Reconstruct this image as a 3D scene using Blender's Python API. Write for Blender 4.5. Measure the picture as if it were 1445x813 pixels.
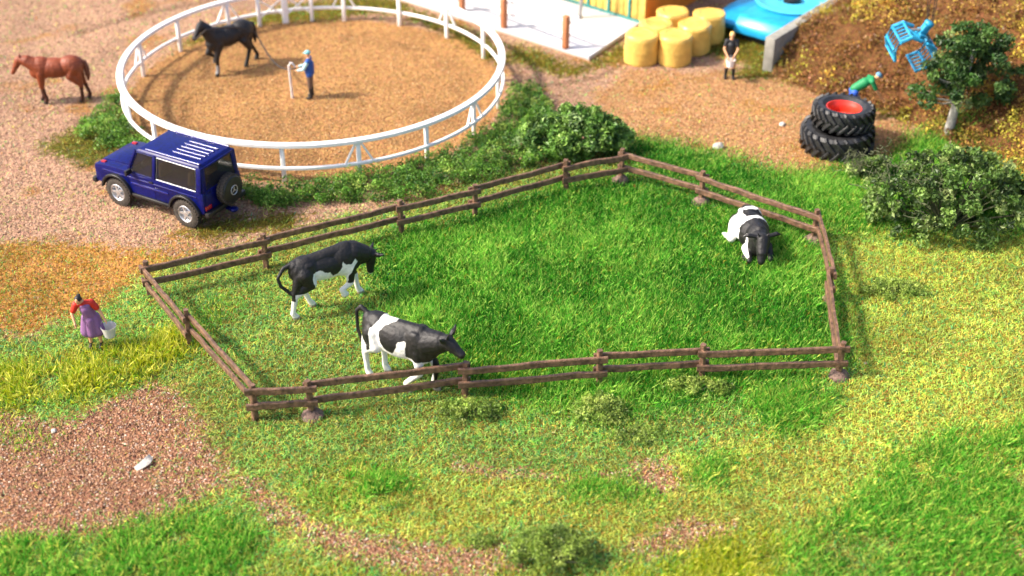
import bpy, math, random
import numpy as np
from mathutils import Vector, Matrix
R = math.radians
for o in list(bpy.data.objects): bpy.data.objects.remove(o)
S = bpy.context.scene; COL = S.collection
rng = np.random.default_rng(7); random.seed(7)
# ------------------------------------------------ camera, sky, sun, exposure
PITCH, FPX, CH = R(33.16), 1984.0, 21.0
cd = bpy.data.cameras.new('camera'); cam = bpy.data.objects.new('camera', cd); COL.objects.link(cam)
cam.location = (0, 0, CH); cam.rotation_euler = (math.pi/2 - PITCH, 0, 0)
cd.sensor_width = 36; cd.lens = FPX/1445*36; cd.clip_end = 600; cd.clip_start = .5
cd.dof.use_dof = True; cd.dof.focus_distance = 36.5; cd.dof.aperture_fstop = .20; cd.dof.aperture_blades = 0
S.camera = cam
SUN_EL, SUN_AZ = R(42), R(188)          # the sun stands at the left, a little to the camera's side
w = bpy.data.worlds.new('World'); S.world = w; w.use_nodes = True
nt = w.node_tree; bg = nt.nodes['Background']; sky = nt.nodes.new('ShaderNodeTexSky')
sky.sky_type = 'NISHITA'; sky.sun_disc = False; sky.sun_elevation = SUN_EL
sky.sun_rotation = R(90) - SUN_AZ; sky.air_density = .7; sky.dust_density = 3.5; sky.ozone_density = .6
nt.links.new(sky.outputs[0], bg.inputs[0]); bg.inputs[1].default_value = .15
sd = bpy.data.lights.new('sun', 'SUN'); sun = bpy.data.objects.new('sun', sd); COL.objects.link(sun)
sd.energy = 3.0; sd.angle = R(4); sd.color = (1, .91, .78)
sv = Vector((math.cos(SUN_EL)*math.cos(SUN_AZ), math.cos(SUN_EL)*math.sin(SUN_AZ), math.sin(SUN_EL)))
sun.rotation_euler = sv.to_track_quat('Z', 'Y').to_euler(); sun.location = sv*60
S.view_settings.view_transform = 'Standard'; S.view_settings.look = 'None'
S.view_settings.exposure = 1.27; S.view_settings.gamma = 1
# ------------------------------------------------ noise, terrain, pixel -> ground
_T = np.random.default_rng(3).random((256, 256))
def vn(x, y, sc=1., seed=0):
    x = np.asarray(x, float)*sc + seed*17.3; y = np.asarray(y, float)*sc + seed*9.7
    xi = np.floor(x).astype(int); yi = np.floor(y).astype(int); fx = x-xi; fy = y-yi
    fx = fx*fx*(3-2*fx); fy = fy*fy*(3-2*fy)
    a = _T[xi & 255, yi & 255]; b = _T[(xi+1) & 255, yi & 255]; c = _T[xi & 255, (yi+1) & 255]; d = _T[(xi+1) & 255, (yi+1) & 255]
    return (a*(1-fx)+b*fx)*(1-fy) + (c*(1-fx)+d*fx)*fy
def fbm(x, y, sc=1., seed=0, o=4):
    t = 0; a = .5
    for i in range(o): t = t + a*(vn(x, y, sc*2**i, seed+i)-.5); a *= .55
    return t
def gp(px, py, z=0.):
    x = (px-722.5)/FPX; y = -(py-406.5)/FPX
    d = (x, math.cos(PITCH)+y*math.sin(PITCH), -math.sin(PITCH)+y*math.cos(PITCH))
    t = (CH-z)/-d[2]; return (d[0]*t, d[1]*t)
def pip(x, y, poly):
    x = np.asarray(x, float); y = np.asarray(y, float); ins = np.zeros(x.shape, bool); n = len(poly)
    for i in range(n):
        x0, y0 = poly[i]; x1, y1 = poly[(i+1) % n]
        if y0 == y1: continue
        c = ((y0 > y) != (y1 > y)) & (x < (x1-x0)*(y-y0)/(y1-y0)+x0); ins ^= c
    return ins
def dseg(x, y, pts):
    d = np.full(np.shape(x), 1e9)
    for (x0, y0), (x1, y1) in zip(pts[:-1], pts[1:]):
        vx, vy = x1-x0, y1-y0; t = np.clip(((x-x0)*vx+(y-y0)*vy)/(vx*vx+vy*vy), 0, 1)
        d = np.minimum(d, np.hypot(x-x0-t*vx, y-y0-t*vy))
    return d
BASE = [gp(*p) for p in [(1098, 108), (1140, 128), (1200, 143), (1250, 155), (1300, 180), (1345, 205), (1400, 240), (1480, 280), (1700, 350)]]
W0 = gp(1090, 101); WDIR = Vector((.60, .80)); W1 = (W0[0]+WDIR[0]*13, W0[1]+WDIR[1]*13)
HILLP = [W0] + BASE + [(90, 30), (90, 130), (W0[0]+WDIR[0]*90, W0[1]+WDIR[1]*90)]
def hgt(x, y):
    x = np.asarray(x, float); y = np.asarray(y, float)
    ins = pip(x, y, HILLP)
    db = dseg(x, y, BASE); dw = dseg(x, y, [W0, (W0[0]+WDIR[0]*90, W0[1]+WDIR[1]*90)])
    hh = np.minimum(np.minimum(.62*db, 1.15+.5*dw), 7.5) * (1 + .25*fbm(x, y, .5, 5))
    und = .10*fbm(x, y, .25, 2, 3) + .03*fbm(x, y, 1.3, 4, 2)
    return np.where(ins, hh, 0) + und
def hz(x, y): return float(hgt(np.array([x]), np.array([y]))[0])
def hit(px, py):
    x = (px-722.5)/FPX; y = -(py-406.5)/FPX
    d = np.array((x, math.cos(PITCH)+y*math.sin(PITCH), -math.sin(PITCH)+y*math.cos(PITCH)))
    t = np.arange(15, 110, .04); P = np.array([0, 0, CH])[None] + t[:, None]*d[None]
    k = np.argmax(P[:, 2] < hgt(P[:, 0], P[:, 1])); return (float(P[k, 0]), float(P[k, 1]), float(P[k, 2]))
def proj(x, y, z):
    z2 = z-CH; dep = y*math.cos(PITCH)-z2*math.sin(PITCH); u = y*math.sin(PITCH)+z2*math.cos(PITCH)
    return 722.5+FPX*x/dep, 406.5-FPX*u/dep
def at_height(px, py, ground_y):           # point at the pixel whose horizontal distance is ground_y
    x = (px-722.5)/FPX; y = -(py-406.5)/FPX
    d = (x, math.cos(PITCH)+y*math.sin(PITCH), -math.sin(PITCH)+y*math.cos(PITCH)); t = ground_y/d[1]
    return (d[0]*t, ground_y, CH+d[2]*t)
def lin(r, g, b, k=1.):
    f = lambda c: (c/12.92 if c <= .04045 else ((c+.055)/1.055)**2.4)*k
    return (f(r/255), f(g/255), f(b/255))
# ------------------------------------------------ tagging
def tag(o, label=None, cat=None, group=None, kind=None):
    if label: o['label'] = label
    if cat: o['category'] = cat
    if group: o['group'] = group
    if kind: o['kind'] = kind
    return o
def thing(name, label, cat, loc=(0, 0, 0), rotz=0, group=None, rot=None, scale=1):
    o = bpy.data.objects.new(name, None); COL.objects.link(o); o.empty_display_size = .2
    o.location = loc; o.rotation_euler = rot or (0, 0, rotz); o.scale = scale if hasattr(scale, '__len__') else (scale,)*3
    return tag(o, label, cat, group)
# ------------------------------------------------ materials
def new_mat(name):
    m = bpy.data.materials.new(name); m.use_nodes = True; return m, m.node_tree.nodes, m.node_tree.links, m.node_tree.nodes['Principled BSDF']
def mat(name, col, rough=.6, metal=0, noise=.12, scale=8, bump=.0, coat=0, col2=None, spec=.5, bscale=None):
    m, N, L, p = new_mat(name)
    tc = N.new('ShaderNodeTexCoord'); n = N.new('ShaderNodeTexNoise'); n.inputs['Scale'].default_value = scale; n.inputs['Detail'].default_value = 6
    L.new(tc.outputs['Object'], n.inputs['Vector'])
    r = N.new('ShaderNodeValToRGB'); c1 = [max(0, c*(1-noise)) for c in col]; c2 = col2 or [min(1, c*(1+noise)) for c in col]
    r.color_ramp.elements[0].position = .35; r.color_ramp.elements[1].position = .68
    r.color_ramp.elements[0].color = (*c1, 1); r.color_ramp.elements[1].color = (*c2, 1)
    L.new(n.outputs['Fac'], r.inputs['Fac']); L.new(r.outputs['Color'], p.inputs['Base Color'])
    p.inputs['Roughness'].default_value = rough; p.inputs['Metallic'].default_value = metal
    p.inputs['Coat Weight'].default_value = coat; p.inputs['Specular IOR Level'].default_value = spec
    if bump:
        n2 = N.new('ShaderNodeTexNoise'); n2.inputs['Scale'].default_value = bscale or scale*4; n2.inputs['Detail'].default_value = 5
        L.new(tc.outputs['Object'], n2.inputs['Vector'])
        b = N.new('ShaderNodeBump'); b.inputs['Strength'].default_value = bump; b.inputs['Distance'].default_value = .03
        L.new(n2.outputs['Fac'], b.inputs['Height']); L.new(b.outputs['Normal'], p.inputs['Normal'])
    return m
def mat_attr(name, rough=.7, trans=0., bump=0, bscale=40, spec=.3, var=.12, coat=0):
    m, N, L, p = new_mat(name)
    a = N.new('ShaderNodeAttribute'); a.attribute_name = 'Col'
    tc = N.new('ShaderNodeTexCoord'); n = N.new('ShaderNodeTexNoise'); n.inputs['Scale'].default_value = bscale; n.inputs['Detail'].default_value = 4
    L.new(tc.outputs['Object'], n.inputs['Vector'])
    mr = N.new('ShaderNodeMapRange'); mr.inputs['From Min'].default_value = .3; mr.inputs['From Max'].default_value = .7
    mr.inputs['To Min'].default_value = 1-var; mr.inputs['To Max'].default_value = 1+var
    L.new(n.outputs['Fac'], mr.inputs['Value'])
    mx = N.new('ShaderNodeVectorMath'); mx.operation = 'SCALE'; L.new(a.outputs['Color'], mx.inputs[0]); L.new(mr.outputs[0], mx.inputs['Scale'])
    L.new(mx.outputs[0], p.inputs['Base Color']); p.inputs['Roughness'].default_value = rough; p.inputs['Specular IOR Level'].default_value = spec
    p.inputs['Coat Weight'].default_value = coat
    if bump:
        b = N.new('ShaderNodeBump'); b.inputs['Strength'].default_value = bump; b.inputs['Distance'].default_value = .02
        L.new(n.outputs['Fac'], b.inputs['Height']); L.new(b.outputs['Normal'], p.inputs['Normal'])
    if trans:
        t = N.new('ShaderNodeBsdfTranslucent'); L.new(mx.outputs[0], t.inputs['Color'])
        ms = N.new('ShaderNodeMixShader'); ms.inputs[0].default_value = trans
        L.new(p.outputs[0], ms.inputs[1]); L.new(t.outputs[0], ms.inputs[2]); L.new(ms.outputs[0], N['Material Output'].inputs['Surface'])
    return m
def mat_ground():
    m, N, L, p = new_mat('scatter_ground')
    a = N.new('ShaderNodeAttribute'); a.attribute_name = 'Col'
    tc = N.new('ShaderNodeTexCoord')
    v = N.new('ShaderNodeTexVoronoi'); v.inputs['Scale'].default_value = 17; L.new(tc.outputs['Object'], v.inputs['Vector'])
    n = N.new('ShaderNodeTexNoise'); n.inputs['Scale'].default_value = 5; n.inputs['Detail'].default_value = 8; L.new(tc.outputs['Object'], n.inputs['Vector'])
    sp = N.new('ShaderNodeSeparateColor'); L.new(v.outputs['Color'], sp.inputs[0])
    mr = N.new('ShaderNodeMapRange'); mr.inputs['To Min'].default_value = .62; mr.inputs['To Max'].default_value = 1.32; L.new(sp.outputs[0], mr.inputs['Value'])
    m2 = N.new('ShaderNodeMapRange'); m2.inputs['From Min'].default_value = .3; m2.inputs['From Max'].default_value = .7; m2.inputs['To Min'].default_value = .86; m2.inputs['To Max'].default_value = 1.12
    L.new(n.outputs['Fac'], m2.inputs['Value'])
    mu = N.new('ShaderNodeMath'); mu.operation = 'MULTIPLY'; L.new(mr.outputs[0], mu.inputs[0]); L.new(m2.outputs[0], mu.inputs[1])
    hs = N.new('ShaderNodeHueSaturation'); L.new(a.outputs['Color'], hs.inputs['Color']); L.new(mu.outputs[0], hs.inputs['Value'])
    m3 = N.new('ShaderNodeMapRange'); m3.inputs['To Min'].default_value = .48; m3.inputs['To Max'].default_value = .52; L.new(sp.outputs[1], m3.inputs['Value']); L.new(m3.outputs[0], hs.inputs['Hue'])
    L.new(hs.outputs[0], p.inputs['Base Color']); p.inputs['Roughness'].default_value = .9; p.inputs['Specular IOR Level'].default_value = .2
    b = N.new('ShaderNodeBump'); b.inputs['Strength'].default_value = .8; b.inputs['Distance'].default_value = .035; b.invert = True
    L.new(v.outputs['Distance'], b.inputs['Height']); L.new(b.outputs['Normal'], p.inputs['Normal'])
    return m
M = dict(
 gloss=mat('glossy_blue_trim', (.004, .010, .16), .16, noise=.1, coat=1),
 ground=mat_ground(), grass=mat_attr('grass_fibre', .5, .5, 0, 3, .25, .1), grain=mat_attr('gravel_grain', .85, 0, 0, 30, .25),
 leaf=mat_attr('foliage_flake', .45, .3, 0, 6, .4, .15), paint=mat_attr('painted_figure', .55, 0, .25, 35, .4, .07),
 hide=mat_attr('painted_hide', .55, 0, .9, 14, .45, .1),
 wood=mat('brown_fence_plastic', (.150, .080, .046), .5, noise=.5, scale=7, bump=.9, bscale=26),
 plaster=mat('brown_plaster', (.17, .105, .08), .8, noise=.4, scale=14, bump=.8, bscale=30),
 white=mat('white_plastic', (.83, .81, .78), .35, noise=.04, scale=4, bump=.05),
 slab=mat('pale_slab', (.54, .55, .58), .5, noise=.07, scale=1.2, bump=.08, bscale=12),
 edge=mat('raw_board_edge', (.42, .28, .18), .8, noise=.2),
 blue=mat('blue_car_paint', (.001, .003, .070), .36, noise=.25, scale=14, coat=0, spec=.25, col2=(.002, .006, .125), bump=.05, bscale=60),
 black=mat('black_plastic', (.012, .012, .013), .45, noise=.3, scale=8),
 rubber=mat('tyre_rubber', (.020, .020, .021), .5, noise=.45, scale=6, bump=.3, bscale=30),
 dusty=mat('dusty_rubber', (.045, .036, .028), .75, noise=.4, scale=12, bump=.3),
 chrome=mat('silver_rim', (.62, .62, .63), .28, metal=.7, noise=.1),
 red=mat('red_rim_paint', (.62, .035, .015), .38, noise=.1, coat=.3), lamp=mat('red_lamp', (.35, .01, .02), .2, noise=.1, coat=.5),
 seat=mat('tan_interior', (.16, .11, .07), .8), rope=mat('dark_cord', (.03, .02, .015), .7), 
 orangeblk=mat('orange_brown_post', (.45, .17, .07), .6, noise=.15),
 hay=mat('straw_bale_wrap', (.70, .44, .10), .34, noise=.10, scale=4, bump=.5, bscale=9, spec=.4), concrete=mat('grey_concrete', (.23, .22, .19), .8, noise=.2, scale=3, bump=.3),
 cyan=mat('sky_blue_plastic', (.015, .30, .58), .35, noise=.12, scale=3, bump=.05), cyan2=mat('pale_blue_plastic', (.06, .42, .60), .4, noise=.12, scale=3),
 plank=mat('yellow_plank', (.62, .42, .09), .6, noise=.25, scale=3), teal=mat('teal_batten', (.03, .22, .20), .6), orange=mat('orange_wall', (.80, .25, .02), .5, noise=.12, scale=2),
 roof=mat('grey_roof', (.2, .2, .22), .7), bark=mat('grey_trunk', (.36, .34, .30), .8, noise=.25, scale=10, bump=.5), twig=mat('dark_twig', (.075, .085, .035), .8),
 stone=mat('pale_stone', (.52, .48, .42), .8, noise=.25, scale=8, bump=.5), grabblue=mat('blue_grab_metal', (.02, .27, .47), .4, noise=.3, scale=8),
 pole=mat('pinkish_white_pole', (.66, .58, .54), .5), steel=mat('dull_steel', (.35, .34, .33), .35, metal=.6), bucket=mat('grey_white_enamel', (.55, .53, .50), .35, noise=.08),
)
def mat_glass():
    m, N, L, p = new_mat('tinted_glass'); p.inputs['Base Color'].default_value = (.035, .030, .026, 1); p.inputs['Roughness'].default_value = .05
    p.inputs['Alpha'].default_value = .48; p.inputs['Specular IOR Level'].default_value = .22; return m
M['glass'] = mat_glass()
# ------------------------------------------------ mesh helpers
def npmesh(name, V, F, C, m, smooth=False, link=True):
    me = bpy.data.meshes.new(name); V = np.asarray(V, np.float32); F = np.asarray(F, np.int32); k = F.shape[1]
    me.vertices.add(len(V)); me.vertices.foreach_set('co', V.ravel()); me.loops.add(F.size); me.loops.foreach_set('vertex_index', F.ravel())
    me.polygons.add(len(F)); me.polygons.foreach_set('loop_start', np.arange(0, F.size, k, dtype=np.int32)); me.polygons.foreach_set('loop_total', np.full(len(F), k, np.int32))
    me.polygons.foreach_set('use_smooth', np.full(len(F), smooth))
    me.update(calc_edges=True)
    if C is not None:
        a = me.color_attributes.new('Col', 'FLOAT_COLOR', 'POINT'); c4 = np.ones((len(V), 4), np.float32); c4[:, :3] = C; a.data.foreach_set('color', c4.ravel())
    me.materials.append(m); o = bpy.data.objects.new(name, me)
    if link: COL.objects.link(o)
    return o
class MB:
    def __init__(s): s.v = []; s.f = []
    def add(s, V, F): n = len(s.v); s.v += [tuple(v) for v in V]; s.f += [tuple(i+n for i in f) for f in F]; return s
    def box(s, c, d, rot=None):
        V = [Vector((x*d[0]/2, y*d[1]/2, z*d[2]/2)) for x in (-1, 1) for y in (-1, 1) for z in (-1, 1)]
        if rot: V = [rot @ v for v in V]
        return s.add([v+Vector(c) for v in V], [(0, 1, 3, 2), (4, 6, 7, 5), (0, 4, 5, 1), (2, 3, 7, 6), (0, 2, 6, 4), (1, 5, 7, 3)])
    def frame(s, p0, p1, up=(0, 0, 1)):
        d = (Vector(p1)-Vector(p0)).normalized(); u = Vector(up)
        if abs(d.dot(u)) > .98: u = Vector((1, 0, 0))
        x = d.cross(u).normalized(); return d, x, x.cross(d)
    def beam(s, p0, p1, wd, ht, up=(0, 0, 1), segs=1, jit=0, rnd=random, taper=1):
        d, x, u = s.frame(p0, p1, up); p0 = Vector(p0); p1 = Vector(p1); V = []; F = []
        wob = 0
        for i in range(segs+1):
            t = i/segs; c = p0.lerp(p1, t); k = 1+(taper-1)*t
            wob = wob*.55 + rnd.uniform(-jit, jit); wob2 = rnd.uniform(-jit, jit)*.4
            a = wd/2*k*(1+rnd.uniform(-jit, jit)*2); b = ht/2*k*(1+rnd.uniform(-jit, jit)*2.5); c = c + u*wob*.6 + x*wob2
            e = .28
            for (sx, sy) in ((-1, -1+e), (-1+e, -1), (1-e, -1), (1, -1+e), (1, 1-e), (1-e, 1), (-1+e, 1), (-1, 1-e)): V.append(c+x*a*sx+u*b*sy)
        for i in range(segs):
            for j in range(8): F.append((i*8+j, i*8+(j+1) % 8, i*8+8+(j+1) % 8, i*8+8+j))
        F.append(tuple(range(7, -1, -1))); F.append(tuple(range(segs*8, segs*8+8))); return s.add(V, F)
    def tube(s, pts, rad, n=8, closed=False, flat=1, up=(0, 0, 1)):
        pts = [Vector(p) for p in pts]; m = len(pts); rad = rad if hasattr(rad, '__len__') else [rad]*m; V = []; F = []
        for i, p in enumerate(pts):
            a = pts[i-1] if (i or closed) else pts[0]; b = pts[(i+1) % m] if (i < m-1 or closed) else pts[-1]
            d, x, u = s.frame(a, b, up)
            for j in range(n): t = 2*math.pi*j/n; V.append(p+x*rad[i]*math.cos(t)+u*rad[i]*flat*math.sin(t))
        for i in range(m if closed else m-1):
            for j in range(n): k = (i+1) % m; F.append((i*n+j, i*n+(j+1) % n, k*n+(j+1) % n, k*n+j))
        if not closed: F.append(tuple(range(n-1, -1, -1))); F.append(tuple(range((m-1)*n, m*n)))
        return s.add(V, F)
    def lathe(s, prof, n=24, c=(0, 0, 0), rot=None, cap=True, end=True):
        V = []; F = []
        for r, z in prof:
            for j in range(n): t = 2*math.pi*j/n; v = Vector((r*math.cos(t), r*math.sin(t), z)); V.append((rot @ v if rot else v)+Vector(c))
        for i in range(len(prof)-1):
            for j in range(n): F.append((i*n+j, i*n+(j+1) % n, i*n+n+(j+1) % n, i*n+n+j))
        if cap: F.append(tuple(range(n-1, -1, -1)))
        if cap or cap is None: F.append(tuple(range((len(prof)-1)*n, len(prof)*n)))
        return s.add(V, F)
    def prism(s, pts, y0, y1):          # side outline in x,z pushed along y
        n = len(pts); V = [(x, y0, z) for x, z in pts]+[(x, y1, z) for x, z in pts]
        return s.add(V, [tuple(range(n)), tuple(range(2*n-1, n-1, -1))]+[(i, i+n, (i+1) % n+n, (i+1) % n) for i in range(n)])
    def build(s, name, m, parent=None, smooth=False, bevel=0, link=True, segs=2):
        me = bpy.data.meshes.new(name); me.from_pydata(s.v, [], s.f); me.materials.append(m)
        import bmesh
        bm = bmesh.new(); bm.from_mesh(me); bmesh.ops.recalc_face_normals(bm, faces=bm.faces)
        if bevel:
            es = [e for e in bm.edges if len(e.link_faces) == 2 and e.calc_face_angle(0) > .5]
            bmesh.ops.bevel(bm, geom=es, offset=bevel, segments=segs, affect='EDGES', profile=.5, clamp_overlap=True)
        bm.to_mesh(me); bm.free()
        if smooth or bevel:
            for p in me.polygons: p.use_smooth = True
            me.set_sharp_from_angle(angle=R(38))
        o = bpy.data.objects.new(name, me)
        if link: COL.objects.link(o)
        if parent: o.parent = parent
        return o
# organic bodies: tapered capsules and ellipsoids fused into one continuous skin
def cap(m, p0, r0, p1, r1, n=14):
    p0 = Vector(p0); p1 = Vector(p1); d, x, u = m.frame(p0, p1); V = []; F = []; rings = []
    for a in (-80, -50, -22): rings.append((p0+d*r0*math.sin(R(a)), r0*math.cos(R(a))))
    for t in (0, .33, .66, 1): rings.append((p0.lerp(p1, t), r0+(r1-r0)*t))
    for a in (22, 50, 80): rings.append((p1+d*r1*math.sin(R(a)), r1*math.cos(R(a))))
    for c, r in rings:
        for j in range(n): t = 2*math.pi*j/n; V.append(c+x*r*math.cos(t)+u*r*math.sin(t))
    k = len(rings)
    for i in range(k-1):
        for j in range(n): F.append((i*n+j, i*n+(j+1) % n, i*n+n+(j+1) % n, i*n+n+j))
    F.append(tuple(range(n-1, -1, -1))); F.append(tuple(range((k-1)*n, k*n))); m.add(V, F)
def ell(m, c, r, rot=None, n=16):
    V = []; F = []; k = 10
    for i in range(1, k):
        a = math.pi*i/k
        for j in range(n):
            t = 2*math.pi*j/n; v = Vector((r[0]*math.sin(a)*math.cos(t), r[1]*math.sin(a)*math.sin(t), r[2]*math.cos(a)))
            V.append((rot @ v if rot else v)+Vector(c))
    for i in range(k-2):
        for j in range(n): F.append((i*n+j, i*n+n+j, i*n+n+(j+1) % n, i*n+(j+1) % n))
    F.append(tuple(range(n))); F.append(tuple(range((k-1)*n-1, (k-2)*n-1, -1))); m.add(V, F)
def fuse(name, mb, voxel, m, parent, smooth=5, colfn=None, factor=.5):
    import bmesh
    me = bpy.data.meshes.new(name); me.from_pydata(mb.v, [], mb.f)
    bm = bmesh.new(); bm.from_mesh(me); bmesh.ops.recalc_face_normals(bm, faces=bm.faces); bm.to_mesh(me); bm.free()
    o = bpy.data.objects.new(name, me); COL.objects.link(o)
    r = o.modifiers.new('r', 'REMESH'); r.mode = 'VOXEL'; r.voxel_size = voxel; r.use_smooth_shade = True
    s = o.modifiers.new('s', 'SMOOTH'); s.factor = factor; s.iterations = smooth
    dg = bpy.context.evaluated_depsgraph_get(); m2 = bpy.data.meshes.new_from_object(o.evaluated_get(dg))
    o.modifiers.clear(); o.data = m2; bpy.data.meshes.remove(me); m2.name = name
    n = len(m2.vertices); co = np.empty(n*3, np.float32); m2.vertices.foreach_get('co', co); co = co.reshape(-1, 3)
    if colfn:
        C = colfn(co[:, 0], co[:, 1], co[:, 2]); a = m2.color_attributes.new('Col', 'FLOAT_COLOR', 'POINT')
        c4 = np.ones((n, 4), np.float32); c4[:, :3] = C; a.data.foreach_set('color', c4.ravel())
    m2.materials.clear(); m2.materials.append(m); o.parent = parent
    for p in m2.polygons: p.use_smooth = True
    return o
def flat_col(c): return lambda x, y, z: np.tile(np.array(c, np.float32), (len(x), 1))
# ------------------------------------------------ ground zones (outlines on the ground, in metres)
def G(*pts): return [gp(*p) for p in pts]
RC, RR = (-6.79, 44.56), 6.43
OUT = [gp(*p) for p in [(205, 395), (376, 380), (567, 332), (670, 307), (799, 272), (875, 257), (989, 288), (1148, 340), (1178, 430), (1182, 531), (990, 537), (845, 548), (656, 560), (440, 586), (352, 592), (262, 490)]]
PATH, SAND, TURF, LUSH, GRAVEL, OCHRE, OLIVE, HILL, DIRT, YTURF, MOSS = range(11)
ZP = [
 (OLIVE, G((985, 40), (1100, 20), (1150, 60), (1090, 100), (1140, 125), (1235, 152), (1330, 190), (1290, 180), (1190, 145), (1110, 128), (1040, 135), (1010, 110), (1060, 90), (1000, 75))),
 (DIRT, G((840, 165), (835, 130), (880, 98), (1020, 105), (1090, 108), (1140, 128), (1190, 148), (1290, 176), (1310, 200), (1250, 250), (1150, 262), (1080, 245), (1020, 225), (950, 200), (885, 195))),
 (OLIVE, G((720, 60), (830, 96), (905, 48), (890, 85), (800, 110), (740, 92), (716, 80))),
 (OLIVE, G((590, 18), (660, 38), (705, 62), (715, 95), (700, 90), (640, 48), (570, 28))),
 (OLIVE, G((395, 10), (480, -5), (560, 6), (580, 20), (480, 22), (370, 40), (300, 62), (250, 70), (290, 45))),
 (OLIVE, G((440, 300), (420, 318), (350, 326), (290, 335), (250, 325), (300, 318), (380, 300))),
 (TURF, G((-300, 470), (60, 470), (113, 440), (160, 425), (205, 378), (260, 362), (330, 350), (420, 325), (540, 296), (600, 284), (680, 252), (800, 217), (880, 196), (900, 190), (1020, 226), (1130, 255), (1230, 235), (1300, 195), (1400, 190), (1800, 190), (1800, 900), (-300, 900))),
 (YTURF, G((1160, 330), (1240, 320), (1445, 330), (1800, 340), (1800, 620), (1445, 650), (1200, 760), (1000, 800), (780, 740), (600, 760), (430, 720), (400, 690), (520, 640), (640, 675), (900, 680), (1030, 620), (1130, 600), (1215, 520), (1190, 430))),
 (LUSH, G((905, 196), (960, 208), (1020, 232), (1130, 262), (1160, 252), (1250, 235), (1290, 200), (1400, 185), (1800, 190), (1800, 330), (1430, 325), (1230, 320), (1165, 330), (1110, 300), (990, 262), (900, 235))),
 (LUSH, G((575, 335), (670, 300), (800, 262), (876, 246), (990, 282), (1148, 338), (1172, 420), (1186, 485), (1190, 505), (1100, 540), (990, 560), (850, 575), (700, 560), (600, 500), (560, 455), (530, 400), (520, 355))),
 (OCHRE, G((-300, 345), (60, 340), (140, 345), (200, 352), (250, 362), (330, 352), (420, 322), (430, 326), (330, 356), (215, 384), (208, 392), (165, 424), (113, 440), (40, 465), (-300, 470))),
 (MOSS, G((113, 180), (165, 150), (185, 200), (225, 205), (180, 215), (140, 235), (113, 240), (60, 210))),
 (GRAVEL, G((-300, 560), (60, 590), (113, 585), (170, 566), (215, 545), (245, 575), (285, 600), (318, 640), (326, 690), (290, 712), (235, 735), (170, 745), (113, 752), (0, 770), (-300, 790))),
 (GRAVEL, G((315, 690), (345, 680), (420, 728), (560, 752), (700, 765), (745, 800), (640, 815), (520, 795), (380, 745))),
 (GRAVEL, G((875, 770), (950, 743), (1045, 742), (1010, 775), (930, 790))),
 (GRAVEL, G((625, 650), (700, 662), (830, 664), (960, 645), (930, 664), (830, 674), (700, 674), (640, 668))),
 (GRAVEL, G((905, 672), (965, 662), (955, 698), (912, 695))),
 (DIRT, G((1285, 805), (1330, 785), (1500, 770), (1500, 900), (1280, 900))),
]
RUTS = [([gp(*p) for p in q], wd) for q, wd in [([(735, 125), (790, 118), (850, 108), (905, 70)], .10), ([(728, 140), (738, 112), (728, 84)], .10), ([(113, 45), (200, 20), (300, 0)], .25), ([(113, 170), (150, 165), (160, 160)], .2),
         ([(290, 110), (300, 75), (330, 60)], .22), ([(265, 140), (262, 175), (300, 195)], .12)]]
def zones(x, y):
    xw = x+.9*fbm(x, y, .6, 11)+.5*fbm(x, y, 3, 12, 2); yw = y+1.0*fbm(x, y, .55, 13)+.5*fbm(x, y, 3, 14, 2)
    z = np.zeros(x.shape, int)
    for k, poly in ZP: z[pip(xw, yw, poly)] = k
    z[pip(x, y, HILLP)] = HILL
    r = np.hypot(x-RC[0], y-RC[1]); z[r < 6.5+.12*fbm(x, y, 1.5, 3)] = SAND
    return z
ZC = {PATH: lin(203, 160, 128), SAND: lin(202, 150, 92), TURF: lin(150, 150, 58), LUSH: lin(66, 112, 26), GRAVEL: lin(176, 126, 92), OCHRE: lin(200, 146, 76),
      OLIVE: lin(140, 118, 42), HILL: lin(126, 86, 48), DIRT: lin(200, 150, 100), YTURF: lin(168, 160, 52), MOSS: lin(120, 110, 40)}
K = .56
ZC = {k: tuple(c*K*(.74 if k in (TURF, LUSH, YTURF) else 1) for c in v) for k, v in ZC.items()}
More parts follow.
